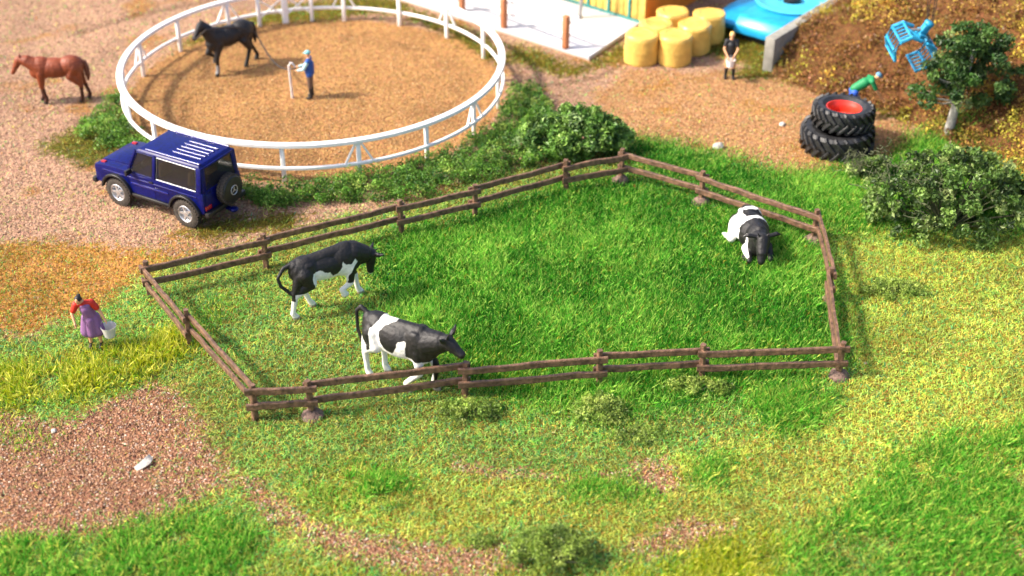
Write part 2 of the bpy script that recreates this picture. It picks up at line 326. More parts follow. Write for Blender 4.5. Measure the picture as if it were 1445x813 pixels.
def build_ground():
    xs = np.concatenate([[-170, -110, -70, -45], np.arange(-27, 27.01, .09), [45, 70, 110, 170]]); ys = np.concatenate([[-60, -20, 5, 12], np.arange(17, 70, .09), [75, 85, 100, 140, 200]])
    X, Y = np.meshgrid(xs, ys, indexing='ij'); x, y = X.ravel(), Y.ravel(); nx, ny = len(xs), len(ys)
    z = zones(x+rng.normal(0, .20, x.shape), y+rng.normal(0, .20, y.shape)); r0 = np.hypot(x-RC[0], y-RC[1]); z[r0 < 6.45] = SAND; z[pip(x, y, HILLP)] = HILL
    pal = np.array([ZC[i] for i in range(11)]); C = pal[z]
    n = fbm(x, y, .35, 21); C = C*(1+.35*n)[:, None]
    # pockets of ochre moss in the dirt, darker damp spots in the sand
    m = np.clip((fbm(x, y, .7, 31)-.10)*6, 0, 1)*((z == DIRT) | (z == PATH)); C = C*(1-.75*m[:, None])+np.array(lin(188, 130, 48, K))*.75*m[:, None]
    m = np.clip((fbm(x, y, .5, 41)-.12)*5, 0, 1)*(z == PATH); C = C*(1-.5*m[:, None])+np.array(lin(150, 116, 92, K))*.5*m[:, None]
    m = np.clip((fbm(x, y, .45, 51)-.05)*5, 0, 1)*((z == SAND)); C = C*(1-.22*m)[:, None]
    m = np.exp(-((r0-4.9)/.55)**2)*.30*np.clip(.5+3*fbm(x, y, 1.1, 55), 0, 1)*(z == SAND); C = C*(1-m)[:, None]
    for pl, wd in RUTS:
        m = np.exp(-(dseg(x, y, pl)/wd)**2)*.40*((z == PATH) | (z == SAND)); C = C*(1-m)[:, None]
    H = hgt(x, y); gr = (z == TURF) | (z == YTURF) | (z == OCHRE) | (z == OLIVE)
    H = H+rng.normal(0, .012, H.shape)*gr+rng.normal(0, .006, H.shape)
    for pl, wd in RUTS: H = H-.05*np.exp(-(dseg(x, y, pl)/wd)**2)
    i, j = np.meshgrid(np.arange(nx-1), np.arange(ny-1), indexing='ij'); a = (i*ny+j).ravel()
    o = npmesh('ground', np.c_[x, y, H], np.c_[a, a+ny, a+ny+1, a+1], C, M['ground'], True); tag(o, kind='structure')
build_ground()
# ------------------------------------------------ loose cover, fibre by fibre
def scatter(n, poly=None, box=None):
    if box is None: box = (-22, 22, 18.5, 55)
    x = rng.uniform(box[0], box[1], n); y = rng.uniform(box[2], box[3], n)
    k = np.abs(x) < .405*y*np.cos(PITCH)*.92+6.5
    return x[k], y[k]
def pick(pal, wts, n):
    pal = np.array(pal); wts = np.array(wts, float); c = pal[rng.choice(len(pal), n, p=wts/wts.sum())]
    return c*rng.uniform(.6, 1.4, (n, 1))
def blades(name, x, y, L, wd, C, lean=.6, z=None, tall=False, drift=0., curl=0.):
    n = len(x); z = (hgt(x, y)-.01) if z is None else z
    a = rng.uniform(0, 2*np.pi, n); ln = np.clip(rng.normal(lean, lean*.5, n), 0, 1.45)
    d = np.c_[np.cos(a)*np.sin(ln)+drift, np.sin(a)*np.sin(ln), np.cos(ln)]; d /= np.linalg.norm(d, axis=1)[:, None]
    b = a+np.pi/2+rng.uniform(-.8, .8, n); s = np.c_[np.cos(b), np.sin(b), rng.uniform(-.25, .25, n)]*(wd/2)[:, None]
    P = np.c_[x, y, z]; mid = P+d*(L*.55)[:, None]; tip = P+d*(L)[:, None]; tip[:, 2] -= L*rng.uniform(.0, .35, n)*np.sin(ln); tip[:, :2] += d[:, :2]*(L*.15)[:, None]
    if curl:
        sd = np.c_[-np.sin(a), np.cos(a), np.zeros(n)]*(rng.normal(0, curl, n)*L)[:, None]
        mid = mid+sd; tip = P+d*(L*.95)[:, None]-sd*rng.uniform(.2, 1.3, n)[:, None]; tip[:, 2] = z+rng.uniform(.0, .09, n); mid[:, 2] = np.maximum(mid[:, 2], z+rng.uniform(.02, .08, n))
        V = np.empty((n, 6, 3)); V[:, 0] = P-s; V[:, 1] = P+s; V[:, 2] = mid-s*.8; V[:, 3] = mid+s*.8; V[:, 4] = tip-s*.3; V[:, 5] = tip+s*.3
        b0 = np.arange(n)[:, None]*6; F = np.concatenate([b0+np.array([0, 1, 3, 2]), b0+np.array([2, 3, 5, 4])]); CC = np.repeat(C, 6, axis=0)
        return npmesh(name, V.reshape(-1, 3), F, CC, M['grass'])
    V = np.empty((n, 4, 3)); V[:, 0] = P-s; V[:, 1] = P+s; V[:, 2] = mid+s*.7; V[:, 3] = tip
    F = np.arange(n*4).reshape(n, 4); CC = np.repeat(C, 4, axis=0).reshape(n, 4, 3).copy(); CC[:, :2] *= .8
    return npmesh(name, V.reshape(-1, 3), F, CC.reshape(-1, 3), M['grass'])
g1, g2, g3 = lin(124, 190, 66, 1.05), lin(66, 140, 44, 1.0), lin(180, 210, 96, 1.05); tealc, orac, yel, strawc = lin(66, 160, 110, 1.1), lin(206, 140, 70, 1.0), lin(216, 212, 98, 1.15), lin(226, 206, 140, 1.0)
PT = [lin(182, 210, 114, 1.25), lin(120, 186, 92, 1.25), tealc, orac, yel, lin(70, 92, 40, 1.0), strawc, lin(150, 84, 50, 1.0)]
def turf():
    x, y = scatter(900000); z = zones(x+rng.normal(0, .22, x.shape), y+rng.normal(0, .22, x.shape)); keep = np.isin(z, (TURF, YTURF, OCHRE, OLIVE, MOSS)) | ((z == LUSH) & (rng.random(len(x)) < .35)) | ((np.isin(z, (PATH, DIRT, GRAVEL))) & (rng.random(len(x)) < .035)) 
    keep |= (z == GRAVEL) & (x > -8.2) & (rng.random(len(x)) < .13)
    keep &= ~((z == OCHRE) & (rng.random(len(x)) < np.clip(.35+2.2*fbm(x, y, .7, 67), 0, .85))); keep &= ~((y > 38) & (rng.random(len(x)) < .5))
    x, y, z = x[keep], y[keep], z[keep]; n = len(x); C = pick(PT, [30, 22, 13, 10, 14, 10, 4, 4], n)
    # slow drift between greener and yellower turf
    g = np.clip(.5+1.6*fbm(x, y, .30, 61), 0, 1); yy = (z == YTURF)
    q = rng.random(n) < np.where(yy, .62, .10+.30*(1-g)); C[q] = pick([lin(220, 216, 104, 1.15), lin(198, 210, 94, 1.2), lin(212, 166, 84, 1.1), lin(176, 206, 88, 1.2), lin(136, 184, 80, 1.1)], [5, 5, 2, 5, 3], q.sum())
    q = (rng.random(n) < .45*g) & ~yy; C[q] = pick([lin(120, 196, 80, 1.2), g2, lin(140, 190, 96, 1.2)], [3, 2, 3], q.sum())
    q = (z == OCHRE) & (rng.random(n) < .72); C[q] = pick([lin(212, 160, 40, .85), lin(218, 178, 80, .85), lin(186, 120, 50, .85), lin(150, 140, 50, .85), lin(220, 190, 150, .8)], [4, 3, 2, 2, 2], q.sum())
    q = ((z == OLIVE) | (z == MOSS)) & (rng.random(n) < .9); C[q] = pick([lin(140, 138, 36, .95), lin(110, 130, 36, .95), lin(176, 150, 60, .95), lin(90, 84, 36, .95)], [4, 3, 2, 2], q.sum())
    C = C*(np.where(yy, .90, .90)*(1+.75*fbm(x, y, .42, 65)+.35*fbm(x, y, 1.6, 66)))[:, None]
    L = rng.uniform(.10, .24, n)*np.where(z == OCHRE, .6, 1); wd = rng.uniform(.011, .023, n)*(1+np.clip((y-34)/30, 0, .5))
    bare = (fbm(x, y, 1.1, 71) > .27)&(z!=LUSH); L[bare] *= .5
    tag(blades('turf', x, y, L, wd, C, 1.0, curl=.32), kind='stuff', label='short speckled yellow green turf around the paddock', cat='turf')
turf()
def soft(x, y, sg):
    f = 0
    for i in range(5): f = f+(zones(x+rng.normal(0, sg, x.shape), y+rng.normal(0, sg, x.shape)) == LUSH)
    return f/5.
def lush():
    x, y = scatter(860000, box=(-8, 22, 24, 48)); fr = soft(x, y, .55)
    f = fbm(x, y, .5, 81); edge = rng.random(len(x)) < .93
    k = rng.random(len(x)) < fr**.8*.97; x, y, f, fr = x[k], y[k], f[k], fr[k]; n = len(x)
    g = np.clip(.45+2.3*f, 0, 1); C = pick([g1, g2, g3, lin(76, 156, 40, 1.0), lin(180, 160, 60, 1.0), lin(164, 206, 96, 1.)], [4, 4, 2.2, 4, .5, 1.3], n)
    q = rng.random(n) < .35*g; C[q] = pick([g3, lin(156, 200, 84, 1.05)], [1, 1], q.sum()); q = rng.random(n) < .55*(1-g); C[q] = pick([lin(30, 100, 22, .95), lin(54, 128, 26, .95)], [1, 1], q.sum())
    C = C*1.1
    L = rng.uniform(.14, .38, n)*(.75+.5*g)*(.45+.55*fr)
    # a pool of shorter, thinner growth where the paddock meets the turf
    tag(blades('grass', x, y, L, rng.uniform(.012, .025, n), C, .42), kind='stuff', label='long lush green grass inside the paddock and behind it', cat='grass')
lush()
def tufts():
    X = []; 
    spec = [  # pixel outline, blades, length, palette (0 green, 1 yellow, 2 mixed)
     ([(-200, 770), (113, 762), (230, 738), (300, 728), (350, 745), (370, 790), (330, 840), (-200, 900)], 30000, .38, 0),
     ([(370, 790), (440, 800), (560, 812), (700, 830), (700, 860), (300, 860)], 5000, .26, 1),
     ([(1090, 813), (1110, 780), (1150, 745), (1215, 700), (1265, 655), (1300, 620), (1500, 590), (1600, 900), (1000, 900)], 56000, .36, 0),
     ([(900, 813), (980, 775), (1070, 765), (1120, 770), (1110, 813), (1080, 850), (850, 850)], 13000, .34, 1),
     ([(450, 672), (560, 670), (570, 700), (520, 715), (460, 705)], 11000, .40, 0),
     ([(1060, 560), (1110, 540), (1170, 545), (1160, 590), (1110, 615), (1070, 600)], 13000, .42, 0),
     ([(975, 650), (1030, 645), (1040, 680), (990, 695)], 6500, .34, 0),
     ([(-200, 520), (60, 515), (113, 504), (175, 496), (235, 470), (275, 468), (275, 500), (200, 535), (113, 560), (-200, 600)], 32000, .42, 1),
     ([(265, 425), (320, 425), (325, 468), (280, 470)], 1500, .28, 2),
     ([(800, 680), (905, 680), (930, 705), (800, 705)], 7000, .32, 0),
     ([(1130, 255), (1230, 225), (1250, 330), (1180, 335), (1150, 300)], 5000, .36, 0),
     ([(1290, 180), (1345, 175), (1400, 200), (1300, 215)], 2500, .3, 0),
     ([(680, 795), (800, 790), (830, 815), (700, 830)], 2500, .24, 1),
     ([(540, 470), (640, 500), (860, 480), (1180, 470), (1190, 530), (1000, 545), (860, 560), (700, 560)], 16000, .28, 2),
     ([(-200, 610), (100, 600), (60, 640), (-200, 660)], 3000, .25, 2),
    ]
    Xs, Ys, Ls, Cs = [], [], [], []
    for pts, n, L, p in spec:
        P = G(*pts); xs = [q[0] for q in P]; ys = [q[1] for q in P]; x = rng.uniform(min(xs)-.6, max(xs)+.6, n*2); y = rng.uniform(min(ys)-.6, max(ys)+.6, n*2)
        xw = x+.5*fbm(x, y, 1.2, 91); yw = y+.5*fbm(x, y, 1.2, 92); fr = sum(pip(xw+rng.normal(0, .32, x.shape), yw+rng.normal(0, .32, x.shape), P) for _ in range(4))/4.; k = rng.random(len(x)) < fr*np.clip(.6+2.4*fbm(x, y, 1.4, 93), 0, 1); x, y, fr = x[k], y[k], fr[k]; m = len(x)
        pal = {0: ([g1, g2, lin(84, 160, 40, .95), yel, g3], [4, 3, 3, 1.4, 3]), 1: ([yel, lin(178, 184, 40, 1.0), lin(120, 160, 36, 1.0)], [3, 4, 2]), 2: ([g1, lin(150, 176, 40, 1.0), g2, yel], [3, 3, 2, 2])}[p]
        Xs.append(x); Ys.append(y); Ls.append(L*rng.uniform(.5, 1.1, m)*(.4+.6*fr)); Cs.append(pick(*pal, m))
    x = np.concatenate(Xs); y = np.concatenate(Ys)
    tag(blades('grass_tufts', x, y, np.concatenate(Ls), rng.uniform(.014, .026, len(x)), np.concatenate(Cs), .45), kind='stuff', label='taller green and yellow grass tufts in the turf', cat='grass')
tufts()
def grains():
    x, y = scatter(330000); z = zones(x, y); base = {SAND: ([lin(220, 172, 116, K), lin(198, 144, 90, K), lin(238, 200, 146, K), lin(164, 110, 62, K)], [4, 4, 2, 1.5]),
      PATH: ([lin(216, 176, 146, K), lin(190, 146, 116, K), lin(232, 200, 170, K), lin(160, 116, 90, K)], [4, 4, 2, 1.5]),
      DIRT: ([lin(216, 168, 116, K), lin(192, 142, 92, K), lin(232, 196, 154, K), lin(166, 110, 64, K)], [4, 4, 2, 1.5]),
      GRAVEL: ([lin(204, 154, 120, K), lin(176, 124, 94, K), lin(226, 182, 146, K), lin(236, 212, 190, K), lin(118, 76, 60, K)], [5, 5, 3, 1.3, 2]),
      OCHRE: ([lin(210, 150, 60, K)], [1])}
    keep = np.isin(z, list(base)) & ~((y > 46) & (rng.random(len(x)) < .5)); keep &= ~((z == OCHRE) & (rng.random(len(x)) < .7))
    x, y, z = x[keep], y[keep], z[keep]
    # the near gravel gets every grain
    P = G((-200, 540), (113, 560), (330, 540), (430, 720), (760, 770), (1060, 730), (1060, 800), (700, 830), (-200, 820))
    xs = rng.uniform(-16, 5, 90000); ys = rng.uniform(21, 30, 90000); k = zones(xs, ys) == GRAVEL; x = np.r_[x, xs[k]]; y = np.r_[y, ys[k]]; z = np.r_[z, np.full(k.sum(), GRAVEL)]
    n = len(x); C = np.zeros((n, 3))
    for kk, (p, wt) in base.items(): q = z == kk; C[q] = pick(p, wt, q.sum())
    s = .010+.022*rng.random(n)**1.6*np.where(z == GRAVEL, 1.12, 1); r = rng.normal(size=(n, 6, 1))*.18+1
    D = np.array([(1, 0, 0), (-1, 0, 0), (0, 1, 0), (0, -1, 0), (0, 0, .8), (0, 0, -.8)]); a = rng.uniform(0, 6.28, n); ca, sa = np.cos(a), np.sin(a)
    V = np.empty((n, 6, 3)); V[..., 0] = ca[:, None]*D[:, 0]*1.3-sa[:, None]*D[:, 1]; V[..., 1] = sa[:, None]*D[:, 0]*1.3+ca[:, None]*D[:, 1]; V[..., 2] = D[:, 2]+.25*ca[:, None]*D[:, 0]
    V = V*r*s[:, None, None]+np.c_[x, y, hgt(x, y)+s*.35][:, None]
    T = np.array([(0, 2, 4), (2, 1, 4), (1, 3, 4), (3, 0, 4), (2, 0, 5), (3, 1, 5)]); F = (np.arange(n)[:, None, None]*6+T[None]).reshape(-1, 3)
    tag(npmesh('gravel', V.reshape(-1, 3), F, np.repeat(C, 6, axis=0), M['grain']), kind='stuff', label='loose sand and gravel grains on the paths and the round pen', cat='gravel')
grains()
# foliage made of small bent flakes on clumps
def flakes(name, cen, rad, per, size, pal, wts, m=None, parent=None, squash=.8, shell=.55, hvar=.35, field=False):
    cen = np.asarray(cen, float); rad = np.asarray(rad, float); k = len(cen); idx = np.repeat(np.arange(k), per); n = len(idx)
    d = rng.normal(size=(n, 3)); d /= np.linalg.norm(d, axis=1)[:, None]; rr = rad[idx]*(shell+(1-shell)*rng.random(n)**.6)*rng.uniform(.8, 1.12, n)
    P = cen[idx]+d*rr[:, None]*np.array([1, 1, squash])
    nn = d*.6+rng.normal(size=(n, 3))*.7; nn /= np.linalg.norm(nn, axis=1)[:, None]; a = np.cross(nn, rng.normal(size=(n, 3))); a /= np.linalg.norm(a, axis=1)[:, None]; b = np.cross(nn, a)
    s = size*rng.uniform(.5, 1.3, n)[:, None]; V = np.empty((n, 4, 3)); V[:, 0] = P-a*s; V[:, 1] = P-b*s*.55+nn*s*.3; V[:, 2] = P+a*s; V[:, 3] = P+b*s*.55+nn*s*.3
    F = np.arange(4*n).reshape(n, 4)
    cc = pick(pal, wts, k)
    if field:
        f = fbm(cen[:, 0], cen[:, 1], .55, 77)+rng.normal(0, .07, k); q = f > .0; cc[q] = pick([lin(216, 192, 72, 1.), lin(176, 176, 60, 1.), lin(206, 150, 64, .95)], [3, 2, 1], q.sum()); q = f < -.08; cc[q] = pick([lin(150, 96, 56, .9), lin(122, 78, 50, .9)], [1, 1], q.sum())
    C = cc[idx]*.65+pick(pal, wts, n)*.35; C = C*rng.uniform(1-hvar, 1+hvar, (n, 1))
    o = npmesh(name, V.reshape(-1, 3), F, np.repeat(C, 4, axis=0), m or M['leaf'])
    if parent: o.parent = parent
    return o
GR = [lin(90, 140, 44, .9), lin(130, 170, 64, .95), lin(54, 100, 34, .8), lin(170, 186, 90, .95)]
def cover(name, polys, step, rr, per, size, pal, wts, label, cat, zoff=0., hr=(0, .2), field=False):
    cs, rs = [], []
    for P in polys:
        xs = [q[0] for q in P]; ys = [q[1] for q in P]; n = int((max(xs)-min(xs))*(max(ys)-min(ys))/step**2)
        x = rng.uniform(min(xs), max(xs), n); y = rng.uniform(min(ys), max(ys), n); k = pip(x+.5*fbm(x, y, 1., 95), y+.4*fbm(x, y, 1., 96), P); x, y = x[k], y[k]
        k = fbm(x, y, .9, 97) > -.30; x, y = x[k], y[k]
        r = rng.uniform(*rr, len(x)); cs.append(np.c_[x, y, hgt(x, y)+zoff+rng.uniform(*hr, len(x))]); rs.append(r)
    o = flakes(name, np.concatenate(cs), np.concatenate(rs), per, size, pal, wts, field=field); tag(o, kind='stuff', label=label, cat=cat)
cover('undergrowth', [G((335, 280), (352, 262), (400, 268), (440, 262), (490, 250), (560, 245), (625, 222), (680, 195), (716, 150), (722, 124), (770, 138), (775, 165), (790, 195), (830, 225), (760, 238), (660, 262), (600, 282), (540, 288), (440, 290), (380, 296)),
   G((108, 185), (150, 150), (170, 145), (180, 175), (215, 205), (255, 222), (230, 232), (185, 215), (160, 205), (130, 215))],
   .175, (.12, .30), 60, .042, GR, [5, 4, 3, 1.2], 'low spongy green ground cover along the round pen', 'ground cover', 0, (.0, .42))
cover('heather', [[W0, (W0[0]+.3, W0[1]+.1)]+BASE[:8]+[(26, 42), (27, 62), (17, 62), (W1[0]+.5, W1[1])]], .30, (.20, .50), 60, .060,
   [lin(156, 112, 62, .8), lin(186, 146, 66, .8), lin(128, 86, 60, .8), lin(214, 186, 80, .8), lin(150, 146, 54, .8), lin(196, 126, 92, .8)], [5, 5, 4, 4, 4, 1.5], 'brown and ochre heather covering the bank', 'heather', -.06, (-.12, .16), True)
# ------------------------------------------------ paddock fence
def fence():
    rnd = random.Random(5)
    ft = [(212, 418), (376, 378), (567, 330), (670, 305), (799, 270), (876, 256), (989, 287), (1147, 340), (1168, 424), (1183, 531), (990, 536), (846, 545), (656, 560), (441, 586), (360, 592), (268, 487)]
    P = [gp(*q) for q in ft]; P = [Vector((x, y, hz(x, y))) for x, y in P]
    t = thing('pasture_fence', 'brown weathered two-rail wooden fence enclosing the green paddock with the cows', 'fence', P[0])
    off = P[0]; n = len(P); c = sum(P, Vector())/n; tops = []
    for i, p in enumerate(P):
        b = p-off; top = b+Vector((rnd.uniform(-.04, .04), rnd.uniform(-.04, .04), 1.06+rnd.uniform(-.03, .05)))
        m = MB(); m.beam(b-Vector((0, 0, .1)), top, .145, .14, up=(c-p).normalized(), segs=7, jit=.012, rnd=rnd, taper=.9)
        m.build('post', M['wood'], t); tops.append(top-b)
        if i in (5, 6, 7, 9, 13, 8):
            f = MB(); k = .8 if i == 8 else 1; prof = [(.30*k, -.05), (.27*k, .05), (.19*k, .13), (.10*k, .20), (.05, .22)]; f.lathe(prof, 14, b)
            f.v = [(x+rnd.uniform(-.03, .03), y+rnd.uniform(-.03, .03), z+rnd.uniform(-.02, .02)) for x, y, z in f.v]; f.build('post_footing', M['plaster'], t, True)
    for i in range(n):
        a, b = P[i]-off, P[(i+1) % n]-off; d = (b-a); L = d.length; d.normalize(); nrm = Vector((-d.y, d.x, 0))
        for z0 in (.86, .44):
            s = (1 if (i % 2) else -1)*.085; e = .16
            za, zb = z0+rnd.uniform(-.03, .03), z0+rnd.uniform(-.03, .03)
            pa = a-d*e+nrm*s; pb = b+d*e+nrm*s; pa.z = a.z+za; pb.z = b.z+zb
            m = MB(); sg = max(8, int(L*3.2)); m.beam(pa, pb, .085, .175, segs=sg, jit=.028, rnd=rnd); m.build('rail', M['wood'], t)
fence()
# ------------------------------------------------ round pen
def round_pen():
    cx, cy = RC; t = thing('round_pen_fence', 'white round riding pen fence with two rails around the sand', 'fence', (cx, cy, 0))
    TH, TL = 1.27, .50
    for nm, h, wd, ht in (('top_rail', TH, .22, .13), ('lower_rail', TL, .10, .11)):
        m = MB(); N = 120; V = []; F = []; rr = RR+(.03 if nm == 'top_rail' else .06)
        for i in range(N):
            a = 2*math.pi*i/N
            for dr, dz in ((-wd/2, -ht/2), (wd/2, -ht/2), (wd/2, ht/2), (-wd/2, ht/2)): V.append(((rr+dr)*math.cos(a), (rr+dr)*math.sin(a), h+dz))
        for i in range(N):
            j = (i+1) % N
            for k in range(4): F.append((i*4+k, i*4+(k+1) % 4, j*4+(k+1) % 4, j*4+k))
        m.add(V, F); m.build(nm, M['white'], t, bevel=.02, segs=1)
    posts = [(107, 'g'), (87, 'b'), (67.2, ''), (47.5, 'b'), (26.7, ''), (8, 'b'), (349, ''), (329.6, 'b'), (309.6, ''), (288.8, 'b'), (268, ''), (247, 'b'), (225, ''), (206, 'b'), (187, ''), (167.8, 'b'), (147, ''), (127, 'b'), (116, ''), (98, '')]
    def pt(a, h, r=RR): return Vector((r*math.cos(R(a)), r*math.sin(R(a)), h))
    for a, k in posts:
        m = MB(); w_ = .24 if k == 'g' else .14; rad = Vector((math.cos(R(a)), math.sin(R(a)), 0))
        z0 = hz(cx+RR*rad.x, cy+RR*rad.y)
        m.beam(pt(a, z0-.1), pt(a, TH-.05), w_, .11, up=rad); m.build('post', M['white'], t, bevel=.012, segs=1)
        if k == 'b':
            for s in (-1, 1):
                m = MB(); m.beam(pt(a+s*.6, TH-.06, RR+.02), pt(a+s*4.0, TL, RR+.05), .06, .075, up=rad); m.build('brace', M['white'], t)
    for a0, a1 in ((107, 116), (107, 98)):
        for h0, h1 in ((.3, 1.1), (1.1, .3)):
            m = MB(); m.beam(pt(a0, h0, RR+.02*(h0 > 1)), pt(a1, h1, RR+.02*(h0 > 1)), .04, .06, up=pt(a0, 0)); m.build('gate_brace', M['white'], t)
round_pen()
# ------------------------------------------------ the off-road car
def jeep():
    a, b = Vector(gp(175, 286)), Vector(gp(271, 317)); f = (a-b).normalized(); mid = (a+b)/2; n = Vector((f.y, -f.x))  # n points away from the seen side
    if n.y < 0: n = -n
    o = mid+n*.70; k = (a-b).length/2.4
    t = thing('parked_car', 'dark blue two-door off-road car with rear spare wheel parked beside the round pen', 'car', (o.x, o.y, hz(o.x, o.y)), math.atan2(f.y, f.x), scale=k*.985)
    def arc(cx, r, a0, a1, n=9): return [(cx+r*math.cos(R(a0+(a1-a0)*i/(n-1))), .42+r*math.sin(R(a0+(a1-a0)*i/(n-1)))) for i in range(n)]
    side = [(-1.86, .55), (-1.86, 1.16), (.78, 1.18), (1.55, 1.16), (1.93, 1.11), (1.97, 1.03), (1.97, .58)] + [(1.72, .56)]+arc(1.2, .50, 12, 168)+[(.68, .48), (-.68, .48)]+arc(-1.2, .50, 12, 168)
    m = MB(); m.prism(side, -.78, .78); body = m.build('body', M['blue'], t, bevel=.03)
    m = MB(); m.box((0, 0, .52), (3.5, 1.2, .3)); m.build('underbody', M['black'], t)
    # bonnet with the raised centre
    m = MB(); m.prism([(.74, 1.15), (1.88, 1.10), (1.88, 1.155), (1.55, 1.20), (.74, 1.23)], -.5, .5); m.build('bonnet', M['blue'], t, bevel=.015)
    # roof and pillars
    m = MB(); V = []
    top = [(.30, .60, 1.93), (-1.72, .62, 1.95)]; bt = [(.46, .68, 1.84), (-1.80, .70, 1.84)]
    V = [(.46, -.69, 1.83), (.46, .69, 1.83), (-1.82, .70, 1.84), (-1.82, -.70, 1.84), (.34, -.62, 1.91), (.34, .62, 1.91), (-1.74, .63, 1.93), (-1.74, -.63, 1.93)]
    m.add(V, [(0, 1, 2, 3), (4, 7, 6, 5), (0, 4, 5, 1), (1, 5, 6, 2), (2, 6, 7, 3), (3, 7, 4, 0)]); rf = m.build('roof', M['blue'], t, bevel=.03)
    for y in (-.34, -.17, 0, .17, .34):
        m = MB(); m.tube([(-1.58, y, 1.938), (-.62, y, 1.928)], .028, 10); m.build('roof_rib', M['gloss'], rf, True)
    for y in (-.60, .60):
        m = MB(); m.tube([(-1.74, y, 1.945), (.1, y, 1.925)], .032, 10); m.build('roof_rail', M['gloss'], rf, True)
    def P(x, s, z): return (x, s*(.775-.085*(z-1.16)/.68), z)
    for s in (-1, 1):
        for (x0, x1, wd) in ((.76, .42, .07), (-.18, -.24, .10), (-1.74, -1.76, .16)):
            m = MB(); m.beam(P(x0, s*.985, 1.15), P(x1, s*.985, 1.86), .05, wd, up=(1, 0, 0)); m.build('window_pillar', M['blue'], t, bevel=.01)
        for (xa, xb, xc, xd) in ((.70, -.13, -.19, .38), (-.24, -1.66, -1.68, -.30)):
            g = MB(); q = [P(xa, s*.97, 1.17), P(xb, s*.97, 1.17), P(xc, s*.97, 1.83), P(xd, s*.97, 1.83)]; g.add(q+[(x, y-s*.02, z) for x, y, z in q], [(0, 1, 2, 3), (7, 6, 5, 4), (0, 4, 5, 1), (1, 5, 6, 2), (2, 6, 7, 3), (3, 7, 4, 0)])
            w_ = g.build('side_window', M['glass'], t)
            fr = MB(); c = sum((Vector(v) for v in q), Vector())/4; q2 = [Vector(v).lerp(c, .04)+Vector((0, s*.012, 0)) for v in q]
            fr.tube(q2+[], .016, 6, closed=True); fr.build('window_frame', M['chrome'] if xa < 0 else M['blue'], w_)
        m = MB()      # body side mouldings and sill
        m.box((0, s*.79, 1.02), (3.3, .02, .028)); m.box((-.0, s*.79, .86), (1.3, .03, .05)); m.build('side_moulding', M['gloss'], t, bevel=.012, segs=2)
        m = MB(); m.beam((.66, s*.80, .50), (-.66, s*.80, .50), .07, .09); m.build('side_sill', M['black'], t, bevel=.01)
        for cx in (1.2, -1.2):
            m = MB(); V = []; F = []; N = 12
            for i in range(N):
                an = R(8+164*i/(N-1))
                for r_, y_ in ((.49, .76), (.56, .76), (.55, .87), (.49, .87)): V.append((cx+r_*math.cos(an), s*y_, .42+r_*math.sin(an)))
            for i in range(N-1):
                for k2 in range(4): F.append((i*4+k2, i*4+(k2+1) % 4, i*4+4+(k2+1) % 4, i*4+4+k2))
            F += [(0, 1, 2, 3), tuple(N*4-4+q for q in (3, 2, 1, 0))]; m.add(V, F); m.build('wheel_arch', M['black'] if s < 2 else M['blue'], t, bevel=.008, segs=1)
        # door outline: a shallow raised panel with its handle
        m = MB(); m.prism([(.68, .56), (.70, 1.14), (-.16, 1.14), (-.18, .56)], s*.775, s*.787); d = m.build('door', M['blue'], t, bevel=.005, segs=1)
        h = MB(); h.box((-.08, s*.805, 1.06), (.12, .03, .03)); h.build('door_handle', M['black'], d)
        mi = MB(); mi.box((.60, s*.90, 1.24), (.07, .20, .14)); mi.beam((.6, s*.76, 1.18), (.6, s*.84, 1.22), .03, .03); mi.build('side_mirror', M['black'], t, bevel=.02)
        l = MB(); l.box((1.74, s*.62, 1.15), (.16, .10, .06)); l.build('turn_signal', M['lamp'], t, bevel=.02)
        l = MB(); l.lathe([(.12, 0), (.12, .04), (.05, .06)], 16, (1.96, s*.52, .84), Matrix.Rotation(R(90), 3, 'Y')); l.build('headlight', M['chrome'], t, True)
        l = MB(); l.box((-1.875, s*.62, .70), (.05, .24, .12)); l.build('tail_light', M['lamp'], t, bevel=.012)
    # front and rear screens
    for (xa, xb, nm) in ((.76, .44, 'windscreen'), (-1.845, -1.80, 'rear_window')):
        q = [(xa, .62, 1.20), (xa, -.62, 1.20), (xb, -.56, 1.81), (xb, .56, 1.81)]; g = MB(); g.add(q+[(x-.015, y, z) for x, y, z in q], [(0, 1, 2, 3), (7, 6, 5, 4), (0, 4, 5, 1), (1, 5, 6, 2), (2, 6, 7, 3), (3, 7, 4, 0)]); g.build(nm, M['glass'], t)
    m = MB(); m.beam((-1.84, -.66, 1.14), (-1.80, -.60, 1.86), .05, .14, up=(0, 1, 0)); m.beam((-1.84, .66, 1.14), (-1.80, .60, 1.86), .05, .14, up=(0, 1, 0)); m.box((-1.81, 0, 1.83), (.05, 1.25, .06)); m.build('rear_frame', M['blue'], t, bevel=.01)
    m = MB(); m.box((-1.87, 0, .85), (.02, 1.38, .52)); m.build('rear_door', M['blue'], t, bevel=.008)
    m = MB(); m.box((-1.93, 0, .53), (.14, 1.56, .13)); m.build('rear_bumper', M['black'], t, bevel=.02)
    m = MB(); m.box((2.04, 0, .58), (.14, 1.62, .16)); m.build('front_bumper', M['black'], t, bevel=.03)
    m = MB(); m.box((1.985, 0, .84), (.03, .8, .26)); [m.box((2.0, 0, .74+.05*i), (.03, .76, .015)) for i in range(5)]; m.build('grille', M['black'], t)
    m = MB(); m.beam((-1.95, 0, .42), (-2.22, 0, .42), .12, .08); m.lathe([(.10, -.03), (.13, .02), (.10, .06)], 12, (-2.2, 0, .42)); m.build('tow_hitch', M['blue'], t, bevel=.015)
